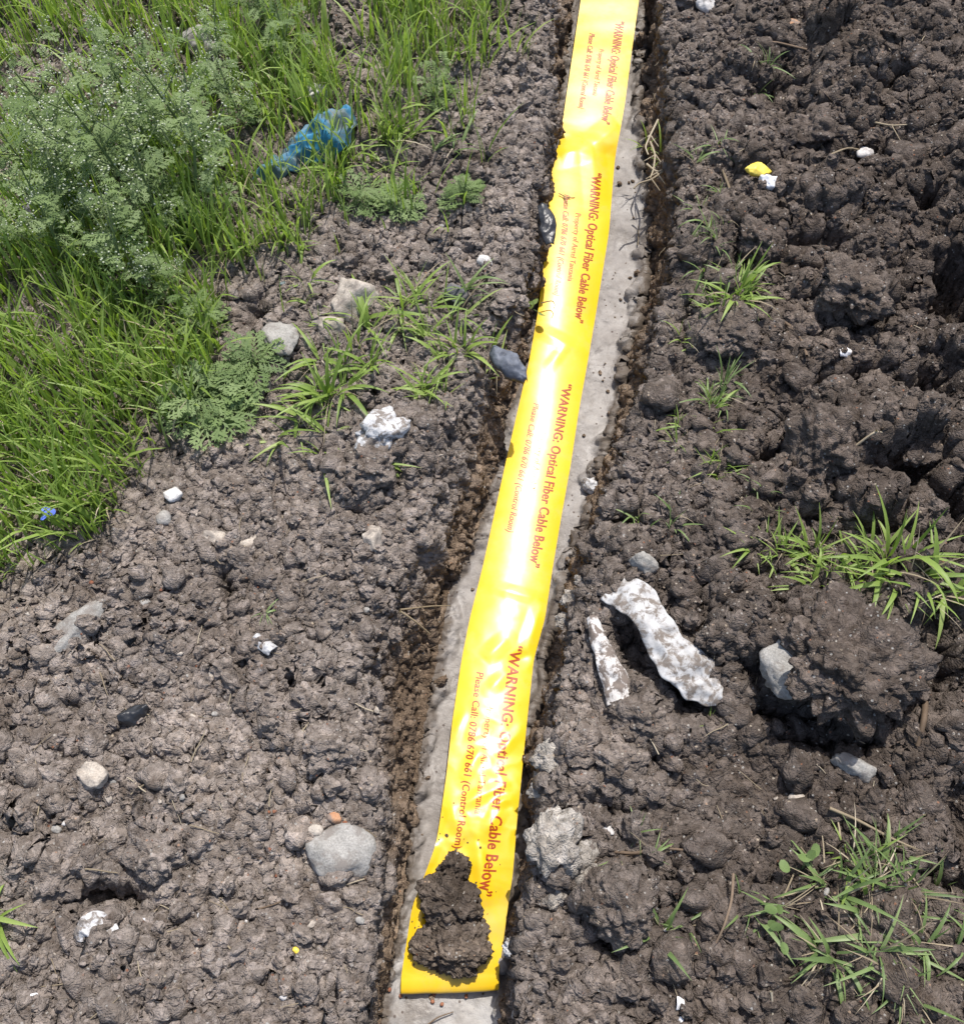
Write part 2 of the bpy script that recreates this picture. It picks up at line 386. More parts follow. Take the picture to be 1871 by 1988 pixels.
xlr = np.interp(ys, *E_LR) + wob(1, 0.011) - 0.022 * sstep(0.95, 1.15, ys) - 0.056 * sstep(0.15, 0.45, ys) * sstep(1.40, 1.1, ys); xlf = np.interp(ys, *E_LF) + wob(2, 0.009)
xrf = np.interp(ys, *E_RF) + wob(3, 0.009) + 0.014 * sstep(0.5, 0.9, ys); xrr = np.interp(ys, *E_RR) + wob(4, 0.011) + 0.014 * sstep(0.5, 0.9, ys)
xlf = np.maximum(xlf, xlr + 0.006); xrr = np.maximum(xrr, xrf + 0.010)
def lerp(a, b, n):                     # rows x n samples, first included, last not
    t = np.arange(n) / n
    return a[:, None] * (1 - t) + b[:, None] * t
nl = len(gr) - 1
L = xlr[:, None] - gr[::-1][None, :nl]
R = xrr[:, None] + gr[None, :]
X0 = np.concatenate([L, lerp(xlr, xlf, NW), lerp(xlf, xrf, NF), lerp(xrf, xrr, NW), R], 1)
z0r = np.zeros(rows); zf = np.full(rows, FLOOR_Z)
tw = np.arange(NW) / NW; prof = tw ** 1.15
Z0 = np.concatenate([np.zeros_like(L), FLOOR_Z * np.tile(prof, (rows, 1)), np.full((rows, NF), FLOOR_Z), FLOOR_Z * (1 - np.tile(tw ** 0.87, (rows, 1))), np.zeros_like(R)], 1)
Y0 = np.repeat(ys[:, None], X0.shape[1], 1)
cols = X0.shape[1]
iL, iF0, iF1, iR = nl, nl + NW, nl + NW + NF, nl + 2 * NW + NF
S0 = X0.copy()                          # arc length across
ww = 0.17
S0[:, iL:iF0] = xlr[:, None] + ww * tw
S0[:, iF0:iF1] = X0[:, iF0:iF1] - xlf[:, None] + xlr[:, None] + ww
S0[:, iF1:iR] = (xrf - xlf + xlr + ww)[:, None] + ww * tw
S0[:, iR:] = X0[:, iR:] - xrr[:, None] + (xrf - xlf + xlr + 2 * ww)[:, None]
PX, PY = proj(X0, np.maximum(Y0, -0.7), 0.0)          # where a ground point appears, used to lay out what grows and lies where
right = (np.arange(cols) >= iR)[None, :]; left = (np.arange(cols) < iL)[None, :]
floor_m = ((np.arange(cols) >= iF0) & (np.arange(cols) < iF1))[None, :]
wall = ~(right | left | floor_m)
dR = np.where(right, X0 - xrr[:, None], 0); dL = np.where(left, xlr[:, None] - X0, 0)

def rough_mask(x, y, px, py, is_right):
    rgt = 0.62 + 0.38 * sstep(1250, 1420, px) * sstep(1500, 1150, py) + 0.1 * sstep(1350, 1750, px)
    flat = sstep(160, 60, np.hypot((px - 1420) / 1.1, py - 1560))          # trodden patch, lower right
    flat2 = sstep(130, 50, np.hypot((px - 1480) / 1.5, py - 830) )
    rgt = rgt * (1 - 0.72 * flat) * (1 - 0.4 * flat2)
    lft = 0.40 + 0.18 * sstep(500, 150, px) * sstep(1200, 1700, py) + 0.25 * sstep(0.22, 0.0, np.abs(x - (0.17 * y - 0.12)))
    return np.where(is_right, rgt, lft)
RM = rough_mask(X0, Y0, PX, PY, right) * np.ones_like(X0)
RM = np.where(wall, 0.55, RM)
fx = fbm2(S0 * 22, Y0 * 22, 41, 3) ; fy = fbm2(S0 * 22, Y0 * 22, 77, 3)
wx, wy = S0 + fx * 0.016, Y0 + fy * 0.016
wx2, wy2 = wx + 0.0035 * perlin2(S0 * 130, Y0 * 130, 5), wy + 0.0035 * perlin2(S0 * 130, Y0 * 130, 6)
A = domes(wx, wy, 0.135, 101, 0.32, 0.62, 0.50)
B = domes(wx, wy, 0.060, 201, 0.34, 0.66, 0.70)
C = domes(wx2, wy2, 0.029, 301, 0.36, 0.70, 0.85)
D = domes(wx2, wy2, 0.0145, 401, 0.38, 0.72, 0.95)
low = fbm2(X0 * 2.6, Y0 * 2.6, 9, 3)
Hn = 0.020 * low
rr = np.clip(RM, 0, 1.2)
bil = lambda fr, sd: np.abs(perlin2(wx2 * fr, wy2 * fr, sd))
b1, b2 = bil(13, 811), bil(31, 812)
fineness = 0.55 + 0.45 * sstep(-.5, .5, fbm2(X0 * 6, Y0 * 6, 820, 2))
Hn = Hn + A * 0.60 * rr ** 2 + B * 0.55 * rr * rr + b1 * 0.034 * rr + b2 * (0.008 + 0.016 * rr)
# drying cracks
ck = voro_edge(S0 + fx * 0.010 + 0.004 * perlin2(S0 * 90, Y0 * 90, 8), Y0 + fy * 0.010, 0.085, 555)
ckm = sstep(-0.1, 0.5, fbm2(X0 * 5, Y0 * 5, 63, 2)) * np.where(left, 1.0, 0.5)
Hn = Hn - 0.020 * ckm * sstep(0.0055, 0.0005, ck)
# pits and heaps: (x, y, rx, ry, angle, depth) in photo units, metres
PITS = [(438,1140,20,42,-20,.045),(195,1735,105,34,14,.075),(150,1372,30,14,0,.02),(255,1480,26,16,20,.03),(668,1330,40,14,25,.02),(620,1480,55,10,20,.018),
        (500,612,26,45,15,.05),(560,1560,40,8,-20,.015),(690,1690,12,40,0,.03),(150,1660,36,14,10,.03),(60,1740,30,18,0,.03),(740,1290,18,30,0,.03),(700,1310,14,40,20,.03),
        (1735,930,75,40,-15,.085),(1840,600,60,70,0,.10),(1650,640,60,22,-12,.05),(1560,500,70,22,10,.05),(1330,640,18,60,10,.05),(1620,760,90,16,-10,.045),(1480,900,40,16,-15,.04),
        (1790,780,50,40,0,.06),(1700,1045,50,22,0,.055),(1830,1010,50,40,0,.07),(1560,1020,40,14,-10,.03),(1790,1290,45,110,10,.09),(1520,1395,90,26,8,.075),(1600,1452,110,24,4,.06),
        (1450,1300,45,26,0,.05),(1228,1265,44,62,-20,.075),(1330,1350,34,60,-38,.06),(1180,1570,55,22,12,.055),(1240,1470,40,18,30,.04),(1850,1600,60,80,0,.06),(1810,1720,70,36,15,.06),
        (1090,1760,22,60,0,.05),(1180,1830,40,50,10,.05),(1115,1850,26,40,0,.045),(1255,1690,30,14,0,.03),(1380,1000,70,12,-8,.03),(1215,1010,40,22,-15,.05),(1165,1080,26,30,0,.035),
        (1480,1720,40,12,0,.02),(1700,200,60,14,-10,.05),(1500,190,60,14,-8,.03),(1660,330,80,14,-14,.05),(1400,300,60,12,0,.025),(1780,430,40,26,0,.06),(1110,180,8,30,0,.04),(1080,190,14,40,5,.05),(1030,430,16,60,8,.04),
        (920,650,30,12,0,.02),(880,600,60,16,0,.015),(680,1000,40,12,20,.02),(870,1030,16,50,10,.03),(1340,1120,30,12,0,.03),(1400,560,30,60,0,-.03),(1470,480,52,44,0,-.05),
        (1620,1270,120,110,0,-.045),(1640,870,100,50,0,-.04),(1420,850,90,50,0,-.02),(1440,650,60,40,0,-.04),(1560,400,110,50,0,-.05),(1700,120,160,70,0,-.05),(1290,1440,80,30,-8,-.02),(1120,1450,30,60,0,-.03),(780,860,80,60,0,-.035),(690,960,70,40,0,-.02),(170,1690,110,24,14,-.03),(90,1560,80,60,0,-.02),(1080,1680,30,50,0,-.03),(1190,1740,70,50,0,-.03)]
pits_w = []
for (px, py, rx, ry, an, dp) in PITS:
    c = unproj(px, py, 0.0); a = math.radians(an)
    if dp > 0 and px > 1450 and py < 1150: dp *= 1.75; ry *= 1.15
    sx = np.linalg.norm(unproj(px + 1, py, 0) - c); sy = np.linalg.norm(unproj(px, py + 1, 0) - c)
    dx, dy = (X0 - c[0]) / sx, -(Y0 - c[1]) / sy
    dx = dx + fx * 9; dy = dy + fy * 9
    u = (dx * math.cos(a) + dy * math.sin(a)) / rx; v = (-dx * math.sin(a) + dy * math.cos(a)) / ry
    q = np.clip(1.35 - np.sqrt(u * u + v * v), 0, 1); q = q * q * (3 - 2 * q)
    Hn = Hn - dp * q * np.where(right | left, 1, 0)
# the ground rises gently to the right (spoil heap) and far away everything calms down
Hn = Hn + np.where(right, 0.05 * sstep(0.05, 0.75, dR), 0) + np.where(left, 0.012 * sstep(0.0, 0.4, dL), 0)
near = np.exp(-(np.where(right, dR, dL)) / 0.035)
Hn = np.where(right | left, Hn * (1 - 0.35 * near) - 0.012 * near, Hn)
Hn = np.where(wall, (Hn - 0.018) * 0.9 + 0.014 * perlin2(S0 * 14, Y0 * 14, 71), Hn)
cent = np.abs((X0 - (xlf + xrf)[:, None] / 2) / ((xrf - xlf)[:, None] / 2))
fl_h = 0.006 * fbm2(X0 * 9, Y0 * 9, 23, 3) + 0.0015 * np.abs(perlin2(X0 * 26, Y0 * 26, 29)) + 0.0016 * perlin2(X0 * 60, Y0 * 60, 24) + D * 0.05 + 0.0008 * perlin2(X0 * 200, Y0 * 200, 25)
cent_n = cent + 0.16 * fbm2(X0 * 13, Y0 * 13, 871, 3)
edge_amt = sstep(0.74, 0.98, cent_n) * np.where(X0 < (xlf + xrf)[:, None] / 2, 0.6, 1.0)
Hn = np.where(floor_m, fl_h * (1 - edge_amt) + edge_amt * (B * 0.45 + 0.004), Hn)
far = sstep(2.4, 4.5, np.maximum(np.abs(X0) + 0.8, np.maximum(Y0, -Y0 + 1.5)))
Hn = np.where(floor_m | wall, Hn, Hn * (1 - far) + far * 0.03 * low)
# normals of the smooth profile
P0 = np.stack([X0, Y0, Z0], -1)
Tu = np.gradient(P0, axis=1); Tv = np.gradient(P0, axis=0)
N0 = np.cross(Tu, Tv); N0 /= np.linalg.norm(N0, axis=-1, keepdims=True) + 1e-12
PT = P0 + N0 * Hn[..., None]
# second pass: crumbs stand out from the slopes of the lumps themselves
Tu = np.gradient(PT, axis=1); Tv = np.gradient(PT, axis=0)
N1 = np.cross(Tu, Tv); N1 /= np.linalg.norm(N1, axis=-1, keepdims=True) + 1e-12
Q = PT.reshape(-1, 3)
def bil3(fr, sd): return np.abs(perlin3(Q * fr, sd)).reshape(X0.shape)
calm = np.where(left, 0.45 + 0.55 * sstep(-.35, .35, fbm2(X0 * 4.5, Y0 * 4.5, 831, 3)), 1.0)      # trodden and loose places on the left
ch1 = chips(wx2, wy2, 0.030, 601, .012, .005, .22); ch2 = chips(wx2 + .3, wy2, 0.0145, 611, .006, .0030, .25); ch3 = chips(wx2 + .7, wy2, 0.0078, 621, .0030, .0014, .2)
Hl = ch1 * (0.35 + 0.65 * calm) * (calm - 0.1) + ch2 * (0.45 + 0.55 * calm) + ch3 + D * 0.10 + bil3(62, 813) * 0.008 * calm + bil3(140, 814) * 0.0065 + bil3(290, 815) * 0.004
Hr = C * (0.12 + 0.26 * rr) * fineness + ch1 * 0.45 + ch2 * 0.75 + ch3 * 0.8 + D * 0.18 + bil3(62, 813) * 0.0150 * fineness + bil3(140, 814) * 0.0085 + bil3(290, 816) * 0.004
Hr = Hr * (1 - 0.55 * sstep(190, 70, np.hypot((PX - 1420) / 1.2, PY - 1580)))
Hf = np.where(left, Hl, Hr)
Hf = np.where(floor_m, Hf * (0.03 + 1.0 * edge_amt), Hf) * np.where(wall, 0.85, 1.0)
Hf = Hf * (1 - far) - np.where(wall, 0.010, 0)
PT = PT + N1 * Hf[..., None]
def grid_part(c0, c1):
    sub = PT[:, c0:c1]; r, c = sub.shape[:2]
    i = (np.arange(r - 1)[:, None] * c + np.arange(c - 1)[None, :]).ravel()
    return sub.reshape(-1, 3), np.stack([i, i + 1, i + c + 1, i + c], 1)
v, f = grid_part(0, iF0 + 1)
soil_left = link('soil_bank_left', mesh_np('soil_bank_left', v, f, M['soil']), kind='structure')
v, f = grid_part(iF0, iF1 + 1)
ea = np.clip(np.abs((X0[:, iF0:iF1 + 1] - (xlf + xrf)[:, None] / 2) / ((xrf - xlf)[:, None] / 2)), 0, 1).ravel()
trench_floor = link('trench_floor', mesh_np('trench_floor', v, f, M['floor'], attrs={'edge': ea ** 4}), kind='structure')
v, f = grid_part(iF1, cols)
soil_right = link('soil_bank_right', mesh_np('soil_bank_right', v, f, M['soil']), kind='structure')

def ground_z(x, y):
    """height of the built surface under (x, y) arrays"""
    x = np.atleast_1d(np.asarray(x, float)); y = np.atleast_1d(np.asarray(y, float))
    r = np.clip(np.searchsorted(ys, y), 1, rows - 1)
    out = np.empty(len(x))
    order = np.argsort(r)
    for k in order:
        out[k] = np.interp(x[k], X0[r[k]], PT[r[k], :, 2])
    return out
def at(X, Y, dz=0.0):
    """the point of the built ground seen at photo position (X, Y)"""
    z = 0.0
    for _ in range(6):
        w = unproj(X, Y, z); z = 0.5 * z + 0.5 * float(ground_z(w[0], w[1])[0])
    w = unproj(X, Y, z)
    return Vector((w[0], w[1], float(ground_z(w[0], w[1])[0]) + dz))
def px_size(X, Y, n):                   # metres covered by n photo units across at that place
    return n * float(np.linalg.norm(unproj(X + 1, Y, 0) - unproj(X, Y, 0)))

# ------------------------------------------------------------------ lumps and stones
_ico = {}
def ico(sub):
    if sub not in _ico:
        bm = bmesh.new(); bmesh.ops.create_icosphere(bm, subdivisions=sub, radius=1.0)
        v = np.array([x.co[:] for x in bm.verts]); f = np.array([[q.index for q in t.verts] for t in bm.faces])
        bm.free(); _ico[sub] = (v, f)
    return _ico[sub]
def lump(seed, sub=3, kind='clod', squash=(1, 1, 0.75)):
    v, f = ico(sub); r = np.random.default_rng(seed)
    off = r.uniform(-50, 50, 3)
    if kind == 'clod':
        d = 1 + 0.55 * fbm3(v * 1.3 + off, seed, 2) + 0.30 * np.abs(fbm3(v * 3.1 + off, seed + 3, 2)) + 0.16 * fbm3(v * 6.5 + off, seed + 9, 2)
        if sub >= 4: d = d + 0.10 * np.abs(fbm3(v * 13 + off, seed + 13, 2)) + 0.05 * perlin3(v * 28 + off, seed + 15)
        w = v * d[:, None]
    elif kind == 'rock':
        n = r.normal(size=(13, 3)); n /= np.linalg.norm(n, axis=1, keepdims=True)
        dist = r.uniform(0.62, 0.98, 13)
        dot = v @ n.T
        rad = np.min(np.where(dot > 0.05, dist / np.maximum(dot, 0.05), 9), axis=1)
        rad = np.minimum(rad, 1.25)
        w = v * rad[:, None]
        w = w * (1 + 0.14 * fbm3(w * 2.2 + off, seed, 3) + 0.06 * np.abs(fbm3(w * 7 + off, seed + 4, 2)))[:, None]
    else:                               # pebble
        w = v * (1 + 0.22 * fbm3(v * 1.2 + off, seed, 2) + 0.03 * perlin3(v * 7 + off, seed))[:, None]
    w = w * np.array(squash)
    return w, f
CLODS = [mesh_np('soil_clod', *lump(1000 + i, 3, 'rock' if i % 2 else 'clod', (1, 0.85 + 0.1 * (i % 3), 0.72)), M['soil']) for i in range(10)]
BIGCLODS = [mesh_np('big_clod', *lump(1100 + i, 5, 'clod', (1, 0.9, 0.62)), M['soil']) for i in range(4)]
CLAYS = [mesh_np('clay_lump', *lump(1200 + i, 4, 'clod', (1, 0.85, 0.6)), M['clay']) for i in range(4)]

def put(name, me, X, Y, size, label, cat, group=None, sink=0.25, rot=None, scale=(1, 1, 1), tilt=0.25, dz=0.0):
    """size = half width in photo units"""
    s = px_size(X, Y, size)
    p = at(X, Y)
    sink = sink + 0.02
    z = p.z + s * scale[2] * (0.7 - 2 * sink * 0.7) + dz
    w = unproj(X, Y, z) if abs(z - p.z) < 0.5 else p
    r = rot if rot is not None else (random.uniform(-tilt, tilt), random.uniform(-tilt, tilt), random.uniform(0, 6.28))
    return link(name, me, None, label, cat, group, None, (float(w[0]), float(w[1]), z), r, (s * scale[0], s * scale[1], s * scale[2]))

def rock_mesh(seed, m, sub=4, kind='rock', squash=(1, 0.8, 0.65)):
    return mesh_np('stone', *lump(seed, sub, kind, squash), M[m])
STONES = [  # X, Y, half width, material, kind, squash, sink, label
    (662,1650,70,'stone_grey','pebble',(1,0.80,0.50),.58,'large smooth grey cobble half buried beside the trench end of the tape'),
    (690,585,52,'stone_beige','rock',(1,0.85,0.75),.22,'pale angular rock above the green tufts on the left bank'),
    (640,632,34,'stone_beige','rock',(1,0.8,0.5),.35,'low beige rock leaning against the lower side of the pale angular rock'),
    (545,652,42,'stone_grey','rock',(0.85,1.15,0.45),.32,'flat grey stone slab set in soil left of the pale angular rock'),
    (890,572,28,'stone_dark','rock',(1,0.8,0.6),.3,'dark grey stone under thin grass blades near the left rim'),
    (940,508,16,'stone_white','pebble',(1,0.8,0.7),.3,'round cream pebble near the left trench rim'),
    (132,1228,60,'stone_grey','rock',(0.55,1.35,0.35),.40,'long pale grey rock slanting out of the soil at far left'),
    (176,1512,32,'stone_beige','rock',(1,0.72,0.6),.25,'oval beige stone in the open soil at lower left'),
    (220,1517,13,'stone_grey','rock',(1,1,0.7),.3,'small pale grey stone right beside the oval beige stone'),
    (336,962,16,'stone_white','rock',(0.9,1.1,0.7),.2,'white angular stone just below the edge of the grass'),
    (416,1044,20,'stone_beige','rock',(1,0.85,0.7),.25,'beige stone below the grass edge, left of the flat stone'),
    (468,1054,26,'stone_beige','rock',(1,0.9,0.4),.4,'flat brownish stone embedded below the grass edge'),
    (318,1006,16,'stone_grey','pebble',(1,0.9,0.7),.3,'grey pebble below the grass, next to the white angular stone'),
    (722,1048,27,'stone_beige','rock',(0.75,1.2,0.6),.3,'pale brown stone beside dry roots on the left bank'),
    (648,1588,15,'stone_orange','pebble',(1,0.75,0.7),.25,'small peach pebble just above the large smooth cobble'),
    (612,1612,16,'stone_beige','pebble',(1,0.7,0.6),.3,'brown pebble left of the large smooth cobble'),
    (738,838,44,'white_patch','clod',(1,0.70,0.45),.42,'white crusted stone capping a soil lump below the green tufts'),
    (1250,1096,26,'stone_grey','rock',(1,0.9,0.75),.25,'grey stone on the right bank above the dirty white sack'),
    (1545,1305,56,'stone_grey','rock',(1.0,1.0,0.55),-.02,'broken pale grey rock stuck in the left side of the big soil clod'),
    (1572,1222,22,'stone_grey','rock',(1.2,0.7,0.6),-.6,'small grey rock on top edge of the broken pale grey rock'),
    (1662,1492,38,'stone_grey','rock',(1,0.65,0.6),.15,'pale flat stone standing clear of the soil below the big clod'),
    (1545,1552,16,'stone_beige','pebble',(1,0.75,0.6),.3,'small cream pebble on the trodden soil at lower right'),
    (1375,12,24,'stone_white','pebble',(1,0.75,0.7),.25,'whitish pebble on the right bank at the top edge'),
    (1412,140,24,'stone_orange','rock',(1.2,0.5,0.35),.2,'pale pinkish chip resting on a dark lump at upper right'),
    (1532,50,20,'stone_orange','pebble',(1.2,0.7,0.6),.3,'tan pebble on the soil heap at upper right'),
    (985,1952,17,'stone_orange','pebble',(0.9,1,0.7),.25,'orange stone right of the folded end of the tape'),
    (1010,1975,22,'stone_beige','rock',(1,0.7,0.6),.3,'cream stone tucked under the orange stone at the bottom'),
    (1304,1810,15,'stone_white','rock',(1,0.9,0.7),.25,'white pebble in dark soil right of the trench near the bottom'),
    (1178,1610,16,'stone_white','rock',(1,0.8,0.6),.3,'small white stone in the soil right of the pale clay'),
    (1630,1310,12,'stone_white','rock',(1,0.8,0.7),.2,'tiny white stone on the face of the big soil clod'),
    (1800,1235,22,'stone_beige','rock',(1,1,0.7),.3,'brown stone at the right edge beside the big soil clod'),
    (600,182,34,'stone_white','rock',(1.1,0.7,0.5),.3,'whitish stone half hidden by grass above the blue bag'),
    (392,78,38,'stone_grey','rock',(1,0.7,0.7),.2,'grey jagged stone among the weeds near the top edge'),
    (330,158,26,'stone_grey','rock',(1.3,0.5,0.4),.2,'grey stone splinter lying under the tall flowering weeds'),
    (1680,298,18,'stone_white','rock',(0.8,1.1,0.6),.25,'white stone on the dark soil heap at upper right'),
    (1480,375,9,'stone_white','rock',(1,1,0.8),.2,'pale chip beside the yellow and white scrap'),
    (240,1240,10,'stone_rust','rock',(1,1,0.8),.2,'small rusty stone in the soil at left'),
    (1150,942,20,'white_patch','clod',(1.1,0.8,0.6),.3,'white crumbly stone on the right rim beside the tape'),
    (1000,1845,24,'white_patch','clod',(1,0.7,0.5),.3,'white lime lump by the right edge of the tape near its end'),
    (205,812,14,'stone_white','rock',(1,0.7,0.6),.2,'white stone glimpsed between grass blades at left'),
]
for i, (X, Y, hw, m, kd, sq, sk, lab) in enumerate(STONES):
    rz = random.uniform(-0.5, 0.5)
    if i == 6: rz = -0.62
    put('stone', rock_mesh(3000 + i, m, 4 if hw > 20 else 3, kd, sq), X, Y, hw, lab, 'stone', sink=sk, rot=(random.uniform(-.2, .2), random.uniform(-.2, .2), rz))

# the big clod with the broken rock and other large, separate soil lumps
v, f = lump(777, 6, 'clod', (1.0, 0.95, 0.55))
put('soil_clod', mesh_np('big_soil_clod', v, f, M['soil']), 1650, 1288, 98, 'very large dark soil clod at right holding a broken grey rock', 'soil clod', sink=.16, rot=(0.10, -0.05, 0.3))
NAMED_CLODS = [
    (1470,465,50,'large soil clod just below the yellow and white scrap'),
    (1770,1215,60,'ragged soil clod right of the very large clod, under green blades'),
    (1390,1235,40,'soil clod with shaded underside beside the dirty white sack'),
    (1600,860,75,'broad soil clod lying in the middle of the right bank'),
    (1790,860,60,'soil clod beside the deep dark hollow at the right edge'),
    (1720,1440,40,'flat soil clod in the shade below the very large clod'),
    (1240,1390,60,'flattened soil clod below the soil-caked pale strip'),
    (1200,1470,55,'crumbly soil clod on the right rim below the pale strip'),
    (720,905,62,'soil lump carrying the white crusted stone on the left bank'),
    (860,800,40,'soil lump at the left rim below the grass tufts'),
    (1210,1760,70,'big crumbly soil lump right of the tape near the bottom'),
    (1110,1800,48,'dark soil lump on the right trench rim near the tape end'),
    (110,1690,75,'soil crust overhanging the dark hollow at lower left'),
    (300,1660,60,'broad soil lump right of the dark hollow at lower left'),
    (640,1450,55,'rounded soil lump beside the trench left rim'),
    (1420,640,60,'soil lump with shaded base beside the upright green blades at right'),
    (1660,560,70,'large soil lump on the upper right heap'),
    (1760,330,60,'soil lump on the heap near the upper right edge'),
    (1590,250,60,'soil lump on the upper right heap among dry roots'),
    (1420,165,40,'dark lump of soil carrying the pale pinkish chip'),
]
for i, (X, Y, hw, lab) in enumerate(NAMED_CLODS):
    put('soil_clod', BIGCLODS[i % 4], X, Y, hw * 0.8, lab, 'soil clod', 'large soil clods', sink=.34, scale=(1, random.uniform(.75, 1.1), random.uniform(.75, 1.1)))
CLAY = [(1078,1470,36,'upper'),(1062,1535,30,'small'),(1080,1640,50,'broad'),(1120,1680,46,'bright'),(1075,1735,26,'lower'),(1112,1165,20,'white'),(1135,1130,16,'tiny'),(1095,1205,18,'crumb')]
CLAB = ['pale clay lump on the right rim beside the bright middle of the tape','small pale clay lump below the upper clay lump on the right rim','broad pale clay slab on the right rim beside the word nearest the tape end','bright pale clay crust right of the broad clay slab','pale clay lump lowest of those along the right rim','whitish clay lump on the right rim left of the dirty sack','tiny whitish clay lump above the sack on the right rim','whitish clay crumb on the right rim by the soil-caked strip']
for i, (X, Y, hw, _) in enumerate(CLAY):
    put('clay_lump', CLAYS[i % 4], X, Y, hw, CLAB[i], 'clay lump', 'pale clay lumps along the right rim', sink=.36)

# ------------------------------------------------------------------ the warning tape
TL = [(-120,1146),(0,1127),(100,1112),(200,1097),(268,1087),(286,1083),(312,1071),(450,1062),(600,1045),(700,1027),(800,1004),(900,981),(1000,959),(1100,937),(1200,912),(1280,896),(1400,878),(1500,867),(1600,853),(1640,846),(1700,824),(1760,800),(1850,786),(1900,778),(1925,775)]
TR = [(-120,1254),(0,1240),(100,1226),(200,1213),(268,1201),(286,1197),(312,1193),(450,1182),(600,1158),(700,1141),(800,1123),(900,1108),(1000,1090),(1100,1073),(1200,1058),(1280,1036),(1400,1023),(1500,1013),(1600,1003),(1640,1000),(1700,995),(1760,986),(1850,974),(1900,966),(1925,961)]
tl = np.array(TL, float); tr = np.array(TR, float)
Yk = np.arange(-90, 1899, 3.0); NU = 36
u = np.linspace(0, 1, NU + 1)
tilt = 26 * (1 - sstep(1500, 1850, Yk)) - 8 * sstep(1600, 1880, Yk)
YL, YR = Yk - tilt / 2, Yk + tilt / 2
sm = lambda a: np.convolve(np.pad(a, 5, mode='edge'), np.ones(11) / 11, 'valid')
XL = sm(np.interp(YL, tl[:, 0], tl[:, 1])); XR = sm(np.interp(YR, tr[:, 0], tr[:, 1]))
gx = XL[:, None] * (1 - u) + XR[:, None] * u
gy = YL[:, None] * (1 - u) + YR[:, None] * u
YY = np.repeat(Yk[:, None], NU + 1, 1); UU = np.repeat(u[None], len(Yk), 0)
base = unproj(gx, gy, FLOOR_Z + 0.012)
mx_, my_ = base[..., 0], base[..., 1]
arch = np.interp(Yk, [-90, 260, 300, 650, 700, 1000, 1300, 1600, 1750, 1900], [.002, .004, .010, .011, .009, .011, .010, .007, .004, .002])[:, None]
z = arch * (1 - (2 * UU - 1) ** 2)
roll = np.interp(Yk, [-90, 250, 300, 500, 650, 800, 1100, 1300, 1900], [-.003, -.006, -.012, -.013, -.010, -.006, -.005, -.003, .000])[:, None]
z = z + roll * (UU - 0.5) * 2
z = z + np.interp(Yk, [-90, 270, 290, 420, 600, 850, 1100, 1200, 1300, 1400, 1500, 1600, 1680, 1760, 1900], [.080, .026, .020, .016, .006, .0, .0, .004, .011, .019, .027, .033, .030, .020, .007])[:, None]
# soft transverse sags, creases and crumples
z = z + 0.0022 * fbm2(mx_ * 3, my_ * 6, 301, 2)
def crease(x0, y0, x1, y1, w, h, sharp=1.0):
    ax, ay = x1 - x0, y1 - y0; Ln = math.hypot(ax, ay)
    t = np.clip(((gx - x0) * ax + (gy - y0) * ay) / Ln ** 2, 0, 1)
    d = np.hypot(gx - (x0 + t * ax), gy - (y0 + t * ay))
    return h * np.clip(1 - d / w, 0, 1) ** sharp * np.sin(math.pi * np.clip(0.12 + 0.88 * t, 0, 1)) ** 0.8
CR = [(1085,300,1150,282,30,.007,1),(1150,282,1160,420,26,.005,1),(1150,282,1200,240,30,.005,1),(1045,640,1140,690,18,.003,1),(1100,668,1060,720,14,.002,1),
      (960,1140,1060,1168,16,.0022,1),(985,1240,940,1280,22,.004,1),(1050,1180,1020,1270,22,.004,1),(990,1290,1030,1270,18,-.003,1),(905,1500,935,1450,18,.004,1),(935,1450,960,1400,20,-.003,1),
      (900,1560,990,1520,18,.004,1),(875,1560,890,1620,18,.005,1),(960,1560,1000,1550,14,.004,1),(940,1620,980,1560,20,.005,1),(925,1650,945,1760,18,.005,1),(848,1636,800,1740,16,.008,1),(820,1740,798,1890,16,.006,1),
      (880,1440,900,1380,14,.003,1),(950,1340,990,1300,18,.003,1),(880,1660,920,1620,16,-.004,1),(1010,1420,960,1470,16,.003,1)]
for c in CR: z = z + crease(*c)
crm = sstep(1350, 1500, YY) * (1 - 0.5 * sstep(1720, 1800, YY)) + 0.35 * sstep(1000, 1200, YY)
z = z + crm * 0.0022 * (0.4 - np.abs(fbm2(mx_ * 16, my_ * 16, 311, 2)))
sg = base + 0
zz = FLOOR_Z + 0.020 + z
S = np.stack([base[..., 0], base[..., 1], zz], -1)
S[..., :2] = unproj(gx, gy, 0)[..., :2] * 0 + np.stack([(zz - CAM_H) / (base[..., 2] - CAM_H) * base[..., 0], (zz - CAM_H) / (base[..., 2] - CAM_H) * base[..., 1]], -1)
S0t = S.copy()
# the end is folded under: round the fold, then run back below itself
last = S[-1]; fold = []
dv = np.array([0.0, -1.0, 0.0])
zb = last[:, 2]; rad = np.maximum((zb - (FLOOR_Z + 0.004)) / 2, 0.006)
for a in np.linspace(0.12, math.pi, 12):
    q = last.copy(); q[:, 1] = last[:, 1] - np.sin(a) * rad * 1.2 - 0.010 * min(1, a); q[:, 2] = zb - rad * (1 - np.cos(a)); fold.append(q)
for d in np.linspace(0.01, 0.10, 6):
    q = fold[11].copy(); q[:, 1] += d; fold.append(q)
Sall = np.concatenate([S, np.array(fold)], 0)
r_, c_ = Sall.shape[:2]
i = (np.arange(r_ - 1)[:, None] * c_ + np.arange(c_ - 1)[None]).ravel()
tape_me = mesh_np('warning_tape', Sall.reshape(-1, 3), np.stack([i, i + c_, i + c_ + 1, i + 1], 1), M['tape'])
tape = link('warning_tape', tape_me, None, 'glossy yellow plastic cable warning tape lying along the trench floor', 'warning tape')
Tu = np.gradient(S, axis=1); Tv = np.gradient(S, axis=0)
